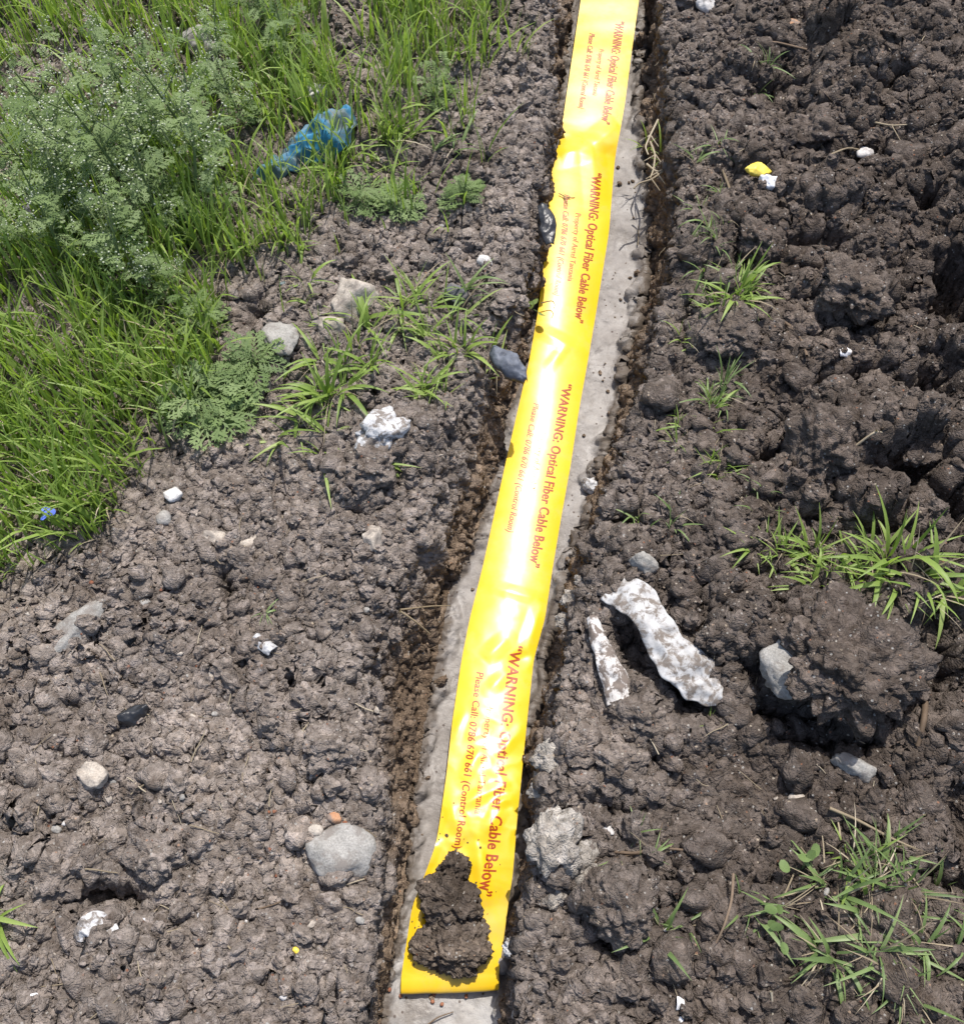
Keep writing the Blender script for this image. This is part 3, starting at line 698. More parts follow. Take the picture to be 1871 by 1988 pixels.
NS = np.cross(Tu, Tv); NS /= np.linalg.norm(NS, axis=-1, keepdims=True); NS *= np.where(NS[..., 2:] < 0, -1, 1)
def on_tape(uu, yy, off):
    rf = np.clip((yy - Yk[0]) / 3.0, 0, len(Yk) - 1.001); cf = np.clip(uu * NU, 0, NU - 0.001)
    r0, c0 = rf.astype(int), cf.astype(int); fr, fc = (rf - r0)[:, None], (cf - c0)[:, None]
    def s(A): return (A[r0, c0] * (1 - fr) * (1 - fc) + A[r0 + 1, c0] * fr * (1 - fc) + A[r0, c0 + 1] * (1 - fr) * fc + A[r0 + 1, c0 + 1] * fr * fc)
    return s(S) + s(NS) * off
def lettering(body, u_base, y0, y1, cap, bold, m, shear=0.0):
    cu = bpy.data.curves.new('lettering', 'FONT'); cu.body = body; cu.size = 1.0; cu.offset = bold; cu.resolution_u = 3; cu.shear = shear
    cu.space_character = 1.06
    o = bpy.data.objects.new('lettering_tmp', cu); COL.objects.link(o)
    bpy.context.view_layer.update()
    me = bpy.data.meshes.new_from_object(o.evaluated_get(bpy.context.evaluated_depsgraph_get()))
    bpy.data.objects.remove(o)
    bm = bmesh.new(); bm.from_mesh(me); bmesh.ops.triangulate(bm, faces=bm.faces)
    for _ in range(3):
        es = [e for e in bm.edges if e.calc_length() > 0.16]
        if not es: break
        bmesh.ops.subdivide_edges(bm, edges=es, cuts=1); bmesh.ops.triangulate(bm, faces=bm.faces)
    vv = np.array([q.co[:] for q in bm.verts]); ff = np.array([[q.index for q in t.verts] for t in bm.faces]); bm.free()
    x0, x1 = vv[:, 0].min(), vv[:, 0].max()
    uu = u_base + vv[:, 1] / 0.70 * cap
    ty = np.interp((y0 + y1) / 2, Yk, tilt)
    yy = y0 + (vv[:, 0] - x0) / (x1 - x0) * (y1 - y0) - (u_base + cap / 2 - 0.5) * ty
    w = on_tape(uu, yy, 0.0009)
    bpy.data.meshes.remove(me)
    return link('lettering', mesh_np('lettering', w, ff, m, smooth=True), tape)
T1, T2, T3 = '\u201cWARNING: Optical Fiber Cable Below\u201d', 'Property of Airtel Tanzania', 'Please Call: 0786 670 661 (Control Room)'
for (a, b_), (c, d), (e, f_), sh in (((40,240),(95,185),(65,210),0),((335,626),(414,546),(378,573),.15),((745,1101),(835,993),(783,1033),.15),((1253,1746),(1368,1581),(1306,1645),0)):
    o1 = lettering(T1, 0.655, a, b_, 0.150, 0.020, M['ink'])
    o2 = lettering(T2, 0.435, c, d, 0.095, 0.006, M['ink_thin'])
    o3 = lettering(T3, 0.235, e, f_, 0.098, 0.012, M['ink'], sh)
    o1['label'] = 'bold red-brown warning line printed on the tape'; o2['label'] = 'thin red owner line printed on the tape'; o3['label'] = 'red-brown telephone line printed on the tape'

# mud thrown on the tape end, tape height there is about FLOOR_Z + 0.03
def mud(seed, X, Y, wx_, wy_, hz, z, lab, sub=6, rz=0.0):
    v, f = lump(seed, sub, 'clod', (1, 1, 1))
    c = unproj(X, Y, z)
    s = px_size(X, Y, 1) * 1.1
    v = v * (1 - 0.30 * np.clip((np.linalg.norm(v, axis=1, keepdims=True) - 1.15), 0, 1))
    v = v * np.array([wx_ * s, wy_ * s, hz]) / 1.15
    v[:, 2] = np.maximum(v[:, 2], -hz * 0.35)
    link('mud_lump', mesh_np('mud_lump', v, f, M['mud']), None, lab, 'mud lump', 'mud lumps on the tape', None, (c[0], c[1], z + hz * 0.30), (0, 0, rz))
tz_ = lambda u_, y_: float(on_tape(np.array([u_]), np.array([float(y_)]), 0.0)[0, 2])
mud(4003, 876, 1752, 62, 50, 0.042, tz_(.42, 1752) + .002, 'dark mud lump lying across the middle of the tape near its end', rz=-0.5)
mud(4012, 882, 1838, 70, 56, 0.036, tz_(.5, 1838) + .004, 'largest flat dark mud lump closest to the folded tape end')
mud(4023, 884, 1686, 32, 27, 0.026, tz_(.35, 1686) + .001, 'smallest dark mud lump, topmost on the tape', 5)

# ------------------------------------------------------------------ tubes: straw, twigs, roots
def tube(pts, r0, r1, sides=5):
    pts = np.array(pts, float); n = len(pts)
    t = np.gradient(pts, axis=0); t /= np.linalg.norm(t, axis=1, keepdims=True) + 1e-9
    up = np.where(np.abs(t[:, 2:]) > 0.9, np.array([[1.0, 0, 0]]), np.array([[0, 0, 1.0]]))
    a = np.cross(t, up); a /= np.linalg.norm(a, axis=1, keepdims=True) + 1e-9
    b = np.cross(t, a)
    r = np.linspace(r0, r1, n)[:, None, None]
    an = np.arange(sides) / sides * 2 * math.pi
    ring = pts[:, None] + r * (a[:, None] * np.cos(an)[None, :, None] + b[:, None] * np.sin(an)[None, :, None])
    v = ring.reshape(-1, 3)
    q = []
    for k in range(n - 1):
        for s in range(sides):
            q.append((k * sides + s, k * sides + (s + 1) % sides, (k + 1) * sides + (s + 1) % sides, (k + 1) * sides + s))
    return v, np.array(q)
def join(parts):
    vs_, fs_ = [], []; n = 0
    for v, f in parts:
        vs_.append(v); fs_.append(f + n); n += len(v)
    return np.concatenate(vs_), np.concatenate(fs_)
def bend(pts, n=10):
    pts = np.array(pts, float); t = np.linspace(0, len(pts) - 1, n)
    # smooth through the points
    out = np.stack([np.interp(t, np.arange(len(pts)), pts[:, k]) for k in range(3)], 1)
    ker = np.array([.25, .5, .25]); o2 = out.copy()
    for _ in range(2):
        o2[1:-1] = (o2[:-2] + 2 * o2[1:-1] + o2[2:]) / 4
    return o2
def stick(name, D, r, m, label, cat, group=None, lift=0.004, z=None, r1=None, extra=()):
    def path(dd):
        P = []
        for q in dd:
            h = q[2] if len(q) > 2 else 0.0
            if z is None: p = at(q[0], q[1]); P.append((p.x, p.y, p.z + lift + h))
            else: p = unproj(q[0], q[1], z + h); P.append((p[0], p[1], z + h))
        return bend(P, 4 * len(dd))
    parts = [tube(path(D), r, r1 if r1 else r * 0.6)] + [tube(path(e), r * 0.7, r * 0.3) for e in extra]
    v, f = join(parts)
    c = v.mean(0)
    me = mesh_np(name, v - c, f, M[m], attrs={'tint': np.full(len(v), random.random())})
    return link(name, me, None, label, cat, group, None, tuple(c))

tz = FLOOR_Z + 0.034
stick('twig', [(1078,268,.004),(1110,270,.004),(1137,273,.004)], .0016, 'twig', 'short dark twig lying across the tape at its upper kink', 'twig', z=tz + .01, extra=[[(1106,270,.004),(1111,292,.002)],[(1102,270,.004),(1092,288,.002)]])
stick('twig', [(1050,588,.01),(1072,583,.012),(1078,592,.01),(1074,600,.01)], .0014, 'twig', 'thin bent twig reaching over the left edge of the tape', 'twig', z=tz + .015)
stick('twig', [(1085,375,.01),(1100,383,.01),(1116,383,.005)], .0013, 'twig', 'thin forked twig poking over the tape beside the second phone line', 'twig', z=tz + .01, extra=[[(1092,378,.01),(1102,398,.006)]])
stick('twig', [(1503,622),(1530,640),(1552,665),(1560,702)], .0045, 'twig', 'bare brown stick lying in the soil of the right bank', 'twig', r1=.003, lift=.012)
stick('twig', [(1782,1345,.02),(1780,1400,.02),(1777,1450,.0)], .006, 'twig', 'upright grey-brown stick at the right edge below the big clod', 'twig', r1=.004, lift=.01)
stick('twig', [(1415,1700,.02),(1412,1750,.02),(1400,1800,.01),(1383,1840,.0)], .0026, 'twig', 'long thin twig on the soil left of the lower right grass', 'twig', lift=.008)
stick('twig', [(1185,1655),(1230,1660),(1270,1648),(1320,1652),(1370,1660)], .0030, 'twig', 'branched twig lying level on the soil right of the pale clay', 'twig', lift=.012, extra=[[(1270,1648),(1283,1600)],[(1240,1658),(1190,1668)]])
stick('twig', [(1605,1572),(1660,1595),(1720,1630),(1770,1650)], .0030, 'straw', 'long pale dry stem slanting above the lower right grass', 'twig', lift=.012)
stick('twig', [(1560,110),(1480,90),(1425,150)], .003, 'twig', 'thin root arching over the soil near the upper right top', 'twig', lift=.02)
stick('twig', [(1383,300),(1400,340),(1416,380),(1440,420)], .0042, 'straw', 'long dry root with pale node right of the trench at top', 'twig', lift=.012)
stick('straw', [(455,1735),(430,1727),(402,1702),(395,1720),(410,1740),(432,1745)], .0016, 'straw', 'thin pale straw bent into a loop on the lower left soil', 'straw', lift=.006)
stick('twig', [(490,1770),(540,1755),(575,1738)], .0018, 'twig', 'thin brown twig right of the bent straw loop', 'twig', lift=.006)
stick('twig', [(432,1820),(450,1845),(480,1862)], .0018, 'straw', 'thin straw left of the yellow kernel', 'straw', lift=.006)
stick('straw', [(778,1192,.01),(840,1186,.015),(875,1183,.01)], .0020, 'straw', 'upper of two straws jutting over the left trench rim', 'straw', lift=.012)
stick('straw', [(778,1195,.01),(805,1215,.02),(835,1237,.01)], .0024, 'straw', 'lower of two straws jutting over the left trench rim', 'straw', lift=.012)
stick('straw', [(860,690),(868,740),(870,780)], .0018, 'straw', 'pale bare stem hanging below the spreading tuft', 'straw', lift=.01)
stick('twig', [(830,1990,.0),(850,1975,.005),(880,1965,.0)], .0015, 'twig', 'twiglet on the pale floor below the tape end', 'twig', z=FLOOR_Z + .006)
stick('twig', [(660,1925),(700,1905),(745,1885)], .0022, 'twig', 'twig sticking from the left rim near the tape end', 'twig', lift=.012)
stick('twig', [(1490,1925,.01),(1493,1960,.01),(1495,1990,0)], .002, 'straw', 'pale upright stem at the bottom edge right of centre', 'twig', lift=.008)
# dry roots hanging on the right wall at the top
for k, (D, lab) in enumerate([
    ([(1277,232),(1262,262),(1252,285),(1258,300)], 'dry brown root hanging highest on the right trench wall'),
    ([(1262,275),(1272,300),(1268,330),(1262,345)], 'dry brown root drooping below the topmost root on the right wall'),
    ([(1290,330),(1265,348),(1240,355),(1230,365)], 'dry root reaching left over the trench floor from the right wall'),
    ([(1255,318),(1275,335),(1300,322)], 'dry rootlet joining two roots on the right wall')]):
    stick('dry_root', [(a, b, .035) for a, b in D], .0030, 'straw', lab, 'root', 'dry roots on the right trench wall', z=-0.07, extra=[[(D[1][0], D[1][1], .035), (D[1][0] + 16, D[1][1] + 22, .03)], [(D[1][0], D[1][1], .035), (D[1][0] - 22, D[1][1] + 12, .03)]])

LANDMARKS = [(662,1650,'the large smooth grey cobble'),(690,585,'the pale angular rock'),(545,652,'the flat grey slab'),(132,1228,'the long slanting grey rock'),(176,1512,'the oval beige stone'),
    (336,962,'the white angular stone'),(468,1054,'the flat brownish stone'),(722,1048,'the pale brown stone by roots'),(738,838,'the white crusted stone'),(1250,1096,'the grey stone above the sack'),
    (1655,1290,'the very large clod'),(1662,1492,'the pale flat stone'),(1545,1552,'the small cream pebble'),(1375,12,'the whitish top edge pebble'),(1412,140,'the pale pinkish chip'),
    (1304,1810,'the white pebble near the bottom'),(1466,375,'the yellow and white scrap'),(1540,660,'the bare brown stick'),(1410,560,'the bright right bank tuft'),(1300,1260,'the torn white sack'),
    (1178,1290,'the soil-caked strip'),(195,1810,'the bright lime patch'),(515,1253,'the clear plastic film'),(265,1390,'the black plastic scrap'),(205,1735,'the dark hollow'),(435,1140,'the narrow dark hole'),
    (575,1846,'the yellow kernel'),(420,1720,'the bent straw loop'),(62,1934,'the thin white sliver'),(1620,1790,'the large matted tuft'),(1770,1690,'the grey-green edge tuft'),(1345,1850,'the three-bladed tuft'),
    (1080,1640,'the broad clay slab'),(1395,920,'the bushy small tuft'),(1380,770,'the pale rim tuft'),(1490,1110,'the flattened tuft'),(1740,1110,'the shaded green blades'),(1680,298,'the white heap stone'),(1820,600,'the deep right edge hollow'),
    (1735,930,'the dark hollow under the heap'),(1640,688,'the white scrap in the hollow'),(985,715,'the blue-grey shard'),(905,395,'the lone feathery weed'),(940,508,'the round cream pebble'),(890,572,'the dark grey stone'),(830,640,'the largest spreading tuft'),(668,735,'the dense middle tuft'),
    (585,830,'the wide tuft'),(600,290,'the blue bag'),(875,280,'the thin rim tuft'),(1326,1960,'the torn bottom edge scrap'),(1777,1400,'the upright stick'),(1230,1760,'the big crumbly lump'),(1500,230,'the soil lump among dry roots'),(620,1200,'the bare soil by the two straws'),(60,1560,'the left edge mound')]
ORD = ['nearest', 'second', 'third', 'fourth', 'fifth', 'sixth', 'seventh', 'eighth', 'ninth', 'tenth', 'eleventh', 'twelfth', 'thirteenth', 'fourteenth', 'fifteenth', 'sixteenth', 'seventeenth', 'eighteenth', 'nineteenth', 'twentieth']
def label_each(items, noun):
    """items: (object, X, Y); each gets a label from the landmark it lies closest to"""
    b = {}
    for o, X, Y in items:
        d, k = min((math.hypot(X - a, Y - c), i) for i, (a, c, _) in enumerate(LANDMARKS))
        dx, dy = X - LANDMARKS[k][0], Y - LANDMARKS[k][1]
        side = ('right of' if dx > 0 else 'left of') if abs(dx) > abs(dy) else ('below' if dy > 0 else 'above')
        b.setdefault((k, side), []).append((d, o))
    for (k, side), lst in b.items():
        lst.sort(key=lambda q: q[0])
        for n, (d, o) in enumerate(lst):
            o['label'] = f"{noun}, {ORD[n]} {side} {LANDMARKS[k][2]}" if len(lst) > 1 else f"{noun} {side} {LANDMARKS[k][2]}"

for D_, lab in [([(1590,345),(1640,302),(1705,312)], 'dry root arching over the upper right heap, longest of three'), ([(1565,262),(1588,300),(1612,352)], 'thin dry root left of the longest arching root'), ([(1690,240),(1722,262),(1770,258)], 'dry root nearest the upper right corner'), ([(1650,880),(1690,850),(1715,872)], 'forked dry root by the dark hollow on the right bank')]:
    stick('dry_root', [(a, b, .012) for a, b in D_], .0026, 'straw', lab, 'root', 'dry roots on the right heap', lift=.014, extra=[[(D_[1][0], D_[1][1], .012), (D_[1][0] + 24, D_[1][1] + 26, .0)]])
# scattered small straws, told apart by nothing but place
STR_ZONES = [('straw lying on the open soil of the left bank', 'loose straws on the left bank', 80, (60, 740, 1000, 1960)),
             ('straw lying on the dark soil of the right bank', 'loose straws on the right bank', 80, (1230, 1850, 60, 1960)),
             ('straw at the bare patch between grass and trench', 'loose straws near the upper left rim', 40, (560, 1000, 380, 900))]
straws = []
for k in range(8):
    Ln = 1.0; pts = [(-.5 * Ln, 0, 0), (-.15, random.uniform(-.06, .06), .03), (.2, random.uniform(-.08, .08), .02), (.5, random.uniform(-.1, .1), 0)]
    v, f = tube(bend(pts, 7), .024, .014, 4)
    straws.append(mesh_np('straw', v, f, M['straw'], attrs={'tint': np.full(len(v), k / 8)}))
for lab, grp, n, (xa, xb, ya_, yb) in STR_ZONES:
    its = []
    for k in range(n):
        X, Y = random.uniform(xa, xb), random.uniform(ya_, yb)
        if 720 < X < 1210 and Y > 900: X = xa + (X - xa) * 0.5 if xa < 700 else X + 180
        s = random.uniform(.02, .055)
        p = at(X, Y, 0.006)
        so = link('straw', random.choice(straws), None, lab, 'straw', grp, None, p, (random.uniform(-.2, .2), random.uniform(-.3, .3), random.uniform(0, 6.28)), (s, s * random.uniform(.9, 1.4) * .9, s))
        its.append((so, X, Y))
    label_each(its, 'loose dry straw')

# ------------------------------------------------------------------ grass
def blade_verts(L, W, lean, curve, seg=5):
    """a blade growing up from the origin and leaning to +x, folded slightly along its rib"""
    t = np.linspace(0, 1, seg + 1)
    ang = lean + curve * t
    dx = np.concatenate([[0], np.cumsum(np.sin(ang[:-1]) * L / seg)]); dz = np.concatenate([[0], np.cumsum(np.cos(ang[:-1]) * L / seg)])
    w = W * np.minimum(1, 0.55 + 2.2 * t) * (1 - t ** 2.2) * 0.5 + W * 0.02
    v = []
    for k in range(seg + 1):
        v += [(dx[k], -w[k], dz[k] + w[k] * .35), (dx[k], 0, dz[k]), (dx[k], w[k], dz[k] + w[k] * .35)]
    f = []
    for k in range(seg):
        a = 3 * k
        f += [(a, a + 1, a + 4, a + 3), (a + 1, a + 2, a + 5, a + 4)]
    return np.array(v), np.array(f)
BL = [blade_verts(1.0, w, le, cu) for w, le, cu in [(.060,.10,.5),(.075,.2,.9),(.055,.3,.6),(.085,.15,1.3),(.065,.4,1.2),(.050,.05,.3),(.075,.6,.9),(.10,.5,1.6),(.09,.9,.9),(.07,.25,2.0)]]
def thin_blade(L, W, lean, curve, seg=4):
    v, f = blade_verts(L, W, lean, curve, seg)
    v = v.reshape(seg + 1, 3, 3)[:, (0, 2)].reshape(-1, 3)
    return v, np.array([(2 * k, 2 * k + 1, 2 * k + 3, 2 * k + 2) for k in range(seg)])
BLF = [thin_blade(1.0, w, le, cu) for w, le, cu in [(.040,.10,.5),(.050,.2,.9),(.038,.3,.6),(.055,.15,1.3),(.045,.4,1.2),(.034,.05,.3),(.050,.6,.9),(.06,.5,1.6),(.055,.9,.9),(.045,.25,2.0)]]
def field(n_try, density, lens, zoff=-.004, tilt_bias=(0, 0), only=None, widen=1.0):
    """many blades as one mesh; density(px, py) in photo units"""
    x = rng.uniform(-2.1, 0.35, n_try); y = rng.uniform(0.25, 2.6, n_try)
    px, py = proj(x, y, 0)
    keep = rng.uniform(0, 1, n_try) < density(px, py, x, y)
    # stay off the trench
    keep &= x < np.interp(y, *E_LR) - 0.02
    x, y = x[keep], y[keep]; gz = ground_z(x, y)
    V, F, T = [], [], []; n = 0
    which = np.array([0, 5, 2, 0, 5, 1, 5, 2, 4])[rng.integers(0, 9, len(x))] if only is None else rng.integers(0, only, len(x))
    for k in range(len(x)):
        bv, bf = BLF[which[k]]
        L = rng.uniform(*lens); a = rng.uniform(0, 6.2832)
        c, s = math.cos(a), math.sin(a)
        w = rng.uniform(.8, 1.3) * widen
        q = bv * np.array([L, L * w, L])
        V.append(np.stack([q[:, 0] * c - q[:, 1] * s + x[k] + tilt_bias[0] * q[:, 2], q[:, 0] * s + q[:, 1] * c + y[k] + tilt_bias[1] * q[:, 2], q[:, 2] + gz[k] + zoff], 1))
        F.append(bf + n); n += len(bv); T.append(np.full(len(bv), rng.uniform(0, 1)))
    return np.concatenate(V), np.concatenate(F), np.concatenate(T)
def in_poly(px, py, poly):
    c = np.zeros(px.shape, bool); j = len(poly) - 1
    for i in range(len(poly)):
        xi, yi = poly[i]; xj, yj = poly[j]
        c ^= ((yi > py) != (yj > py)) & (px < (xj - xi) * (py - yi) / (yj - yi + 1e-9) + xi); j = i
    return c
LAWN = [(-1500,380),(180,420),(330,500),(430,600),(440,700),(400,800),(330,890),(270,960),(215,1050),(120,1120),(20,1150),(-60,1230),(-1500,1500)]
MID = [(430,-200),(700,-200),(640,120),(700,230),(690,350),(640,440),(540,500),(400,560),(260,480),(300,330)]
STRIP = [(730,-200),(1010,-200),(985,60),(950,130),(860,190),(835,260),(720,330),(680,230)]
BACK = [(-1500,-700),(480,-200),(440,300),(250,450),(-1500,420)]
EDGE = [(560,300),(720,150),(960,60),(1030,120),(960,300),(900,470),(700,520),(470,700),(420,620)]
def dens_green(px, py, x, y):
    clump = 0.25 + 0.75 * sstep(-.25, .25, fbm2(x * 9, y * 9, 900, 2))
    gap = sstep(-.55, -.1, fbm2(x * 5, y * 5, 905, 2))
    d = 0.95 * in_poly(px, py, LAWN) * (0.55 + 0.45 * clump)
    d = np.maximum(d, in_poly(px, py, MID) * clump * 0.62)
    d = np.maximum(d, in_poly(px, py, STRIP) * clump * 0.60)
    d = np.maximum(d, in_poly(px, py, BACK) * clump * 0.50)
    d = np.maximum(d, in_poly(px, py, EDGE) * sstep(.05, .5, fbm2(x * 11, y * 11, 930, 2)) * 0.30)
    return d * (0.25 + 0.75 * gap)
v, f, t = field(80000, dens_green, (.055, .165), widen=1.0)
link('grass', mesh_np('grass', v, f, M['grass'], attrs={'tint': t}), None, 'bright green grass covering the upper left of the ground', 'grass', kind='stuff')
v, f, t = field(20000, lambda px, py, x, y: 0.6 * dens_green(px, py, x, y), (.05, .13), only=7, widen=.6)
link('dry_grass', mesh_np('dry_grass', v, f, M['straw'], attrs={'tint': t}), None, 'dry pale grass stalks mixed through the green grass', 'dry grass', kind='stuff')
v, f, t = field(9000, lambda px, py, x, y: 0.5 * np.maximum(dens_green(px, py, x, y), in_poly(px, py, [(560,330),(900,230),(930,420),(700,560),(560,480)]) * .16 * sstep(-.1, .3, fbm2(x * 8, y * 8, 77, 2))), (.03, .08), only=9)
link('low_grass', mesh_np('low_grass', v, f, M['grass_dull'], attrs={'tint': t}), None, 'short dull green blades at the foot of the tall grass', 'grass', kind='stuff')

# single tufts: every blade its own part
blade_me = {}
for mk in ('grass', 'grass_dull', 'straw'):
    blade_me[mk] = [mesh_np('blade', bv, bf, M[mk], attrs={'tint': np.full(len(bv), (k * .37) % 1)}) for k, (bv, bf) in enumerate(BL)]
TUFTS = [  # X, Y, blades, length m, spread, material, label
    (585,830,17,.115,1.0,'grass','wide green tuft standing left of the white crusted stone'),
    (668,735,30,.105,.9,'grass','dense green tuft in the middle of the left bank'),
    (690,700,9,.13,.5,'grass','tall narrow blades rising just above the dense middle tuft'),
    (830,640,26,.105,1.2,'grass','largest spreading green tuft on the left bank'),
    (900,660,18,.095,1.3,'grass','spreading green blades near the slate shard'),
    (815,590,12,.080,1.1,'grass','short green blades right of the pale angular rock'),
    (830,770,20,.085,.8,'grass','upright tuft with dry stalks just above the left rim'),
    (940,730,5,.085,1.2,'grass','few blades drooping over the rim below the slate shard'),
    (915,575,6,.11,.5,'grass_dull','thin upright blades near the dark grey stone'),
    (590,455,14,.085,1.1,'grass','low tuft at the soil edge below the blue bag'),
    (620,600,10,.06,1.2,'grass','small tuft left of the pale angular rock'),
    (705,640,5,.13,.5,'grass','few long blades crossing the pale angular rock'),
    (560,530,4,.07,1.3,'grass','two pale curved blades above the grey slab'),
    (775,265,16,.12,.6,'grass','upright tuft right of the blue bag'),
    (660,335,18,.10,.6,'grass','tuft in front of the blue bag'),
    (745,330,14,.085,.8,'grass','low tuft below the upright tuft right of the bag'),
    (875,280,7,.085,.7,'grass_dull','thin tuft on bare soil near the upper left rim'),
    (745,920,3,.085,1.4,'grass','single arched blade on the soil below the white crusted stone'),
    (510,1192,4,.035,1.3,'grass_dull','tiny sprig lying on the open left soil'),
    (1410,560,26,.075,.9,'grass','bright green tuft largest on the right bank'),
    (1395,520,12,.055,1.1,'grass_dull','small tuft just above the bright right bank tuft'),
    (1360,630,18,.055,1.2,'grass','low green tuft below the bright right bank tuft'),
    (1375,455,10,.05,1.0,'grass_dull','narrow sprig climbing the upper right bank'),
    (1372,405,8,.045,1.0,'grass_dull','smaller sprig above the narrow sprig on the right bank'),
    (1372,320,7,.05,1.1,'grass_dull','sprig near the top of the right bank by the long dry root'),
    (1295,268,6,.055,1.3,'grass','flat sprig reaching left over the right trench wall'),
    (1380,770,18,.055,1.1,'grass_dull','pale tuft halfway down the right bank near the rim'),
    (1340,835,12,.050,1.2,'grass','small bright tuft on the right bank near the rim'),
    (1395,920,16,.050,.9,'grass','bushy small tuft on the right bank'),
    (1445,985,7,.045,1.2,'grass_dull','few blades right of the bushy small tuft'),
    (1275,1010,9,.045,1.2,'grass_dull','small sprig on the right bank near a dark hole'),
    (1490,1110,22,.055,1.0,'grass','flattened pale green tuft left of the green row at right'),
    (1610,1115,34,.065,1.0,'grass','thick green tuft at the top of the very large clod'),
    (1700,1110,24,.075,1.0,'grass','green tuft second from the right edge above the large clod'),
    (1780,1110,18,.095,.9,'grass','long green blades in the shade at the right edge'),
    (1480,150,8,.05,1.1,'grass_dull','sprig beside the dry stem at upper right'),
    (1480,1330,4,.055,.8,'grass','thin green blade standing between the sack and the big clod'),
    (1415,1390,4,.055,1.2,'grass','thin green blade lying below the end of the sack'),
    (1620,1790,26,.095,1.1,'grass_dull','large matted tuft at lower right'),
    (1690,1740,18,.090,1.1,'grass_dull','matted tuft right of centre in the lower right grass'),
    (1770,1690,17,.085,1.2,'grass_dull','grey-green tuft near the right edge at lower right'),
    (1600,1730,9,.080,1.2,'grass','brighter tuft on the upper side of the lower right grass'),
    (1740,1800,14,.075,1.2,'grass_dull','straggly tuft on the lower side of the lower right grass'),
    (1345,1850,6,.085,1.2,'grass_dull','three-bladed tuft alone near the bottom right of centre'),
    (1430,1815,5,.095,1.3,'grass_dull','long flat blades left of the matted lower right tuft'),
    (1225,1640,8,.05,1.1,'grass_dull','small dark sprig on the soil beside the bright clay crust'),
    (1760,1900,10,.07,1.1,'grass_dull','small tuft near the bottom right corner'),
    (15,1720,14,.085,1.0,'grass','green blades poking in at the left edge near the bottom'),
    (1860,1790,12,.08,1.1,'grass_dull','tuft cut by the right edge near the bottom'),
]
for ti, (X, Y, nb, Ln, spread, mk, lab) in enumerate(TUFTS):
    p = at(X, Y, 0.006)
    if X > 1250 and Y < 1200: Ln *= 1.25
    e = link('grass_tuft', None, None, lab, 'grass tuft', 'single grass tufts on bare soil', None, p)
    e.empty_display_size = .02
    nb = int(nb * (3.0 if X > 1250 and Y < 1200 else 2.2)); n_dry = max(1, nb // (2 if mk == 'grass_dull' and X > 1400 and Y > 1600 else 4)) if nb > 8 else 0
    hubs = [(Ln * random.uniform(-.55, .55) * spread, Ln * random.uniform(-.55, .55) * spread, random.uniform(-1, 1)) for _ in range(max(1, min(6, nb // 5)))]
    for k in range(nb + n_dry):
        src = blade_me['straw' if k >= nb else mk]
        me = src[random.randrange(len(src))]
        L = Ln * (.35 + .8 * random.random()); w = random.uniform(.55, 1.15)
        cen = hubs[random.randrange(len(hubs))]
        rr_ = Ln * .14 * math.sqrt(random.random()) * spread; a = random.uniform(0, 6.283)
        tiltk = random.uniform(-.2, 1.15) * spread * .8
        off = Vector((cen[0] + rr_ * math.cos(a), cen[1] + rr_ * math.sin(a), 0)); a = a + cen[2]
        gz = float(ground_z(p.x + off.x, p.y + off.y)[0]) - p.z + .004
        if k >= nb: w *= .4
        o = link('blade', me, e, loc=(off.x, off.y, max(-.03, min(.03, gz))), rot=(0, tiltk, a + random.uniform(-.7, .7)), scale=(L, L * w, L))

# ------------------------------------------------------------------ flowering weeds (feathery leaves, tiny white heads)
def pinnate(L, r):
    v, f = [], []
    def quad(a, b, w):                 # narrow diamond from a to b
        d = b - a; n = np.array([-d[1], d[0], 0]); n = n / (np.linalg.norm(n) + 1e-9) * w
        m_ = a + d * .55; k = len(v)
        v.extend([a, m_ - n, b, m_ + n]); f.append((k, k + 1, k + 2, k + 3))
    zc = lambda s: np.array([0, 0, .25 * L * math.sin(s * 2.4) - .12 * L * s])
    for k in range(6):
        s0, s1 = k / 6, (k + 1) / 6
        quad(np.array([L * s0, 0, 0]) + zc(s0), np.array([L * s1 + .01 * L, 0, 0]) + zc(s1), .030 * L)
    for k in range(1, 7):
        s0 = k / 6.6; ln = L * .42 * math.sin(.5 + s0 * 2.1) * r.uniform(.8, 1.15)
        for sd in (-1, 1):
            a = np.array([L * s0, 0, 0]) + zc(s0)
            b = a + np.array([ln * .62, sd * ln * .78, -.10 * ln])
            quad(a, b, .10 * ln)
            for q, g_ in ((.45, .42), (.7, .3)):
                c = a + (b - a) * q
                quad(c, c + np.array([ln * g_ * .95, sd * ln * g_ * .12, .0]), .07 * ln)
                quad(c, c + np.array([ln * g_ * .15, sd * ln * g_ * .95, .0]), .07 * ln)
    return np.array(v), np.array(f)
rl = np.random.default_rng(5)
LEAF = []
for k in range(5):
    v, f = pinnate(1.0, rl); LEAF.append(mesh_np('weed_leaf', v, f, M['weed'], smooth=False, attrs={'tint': np.full(len(v), k / 5)}))
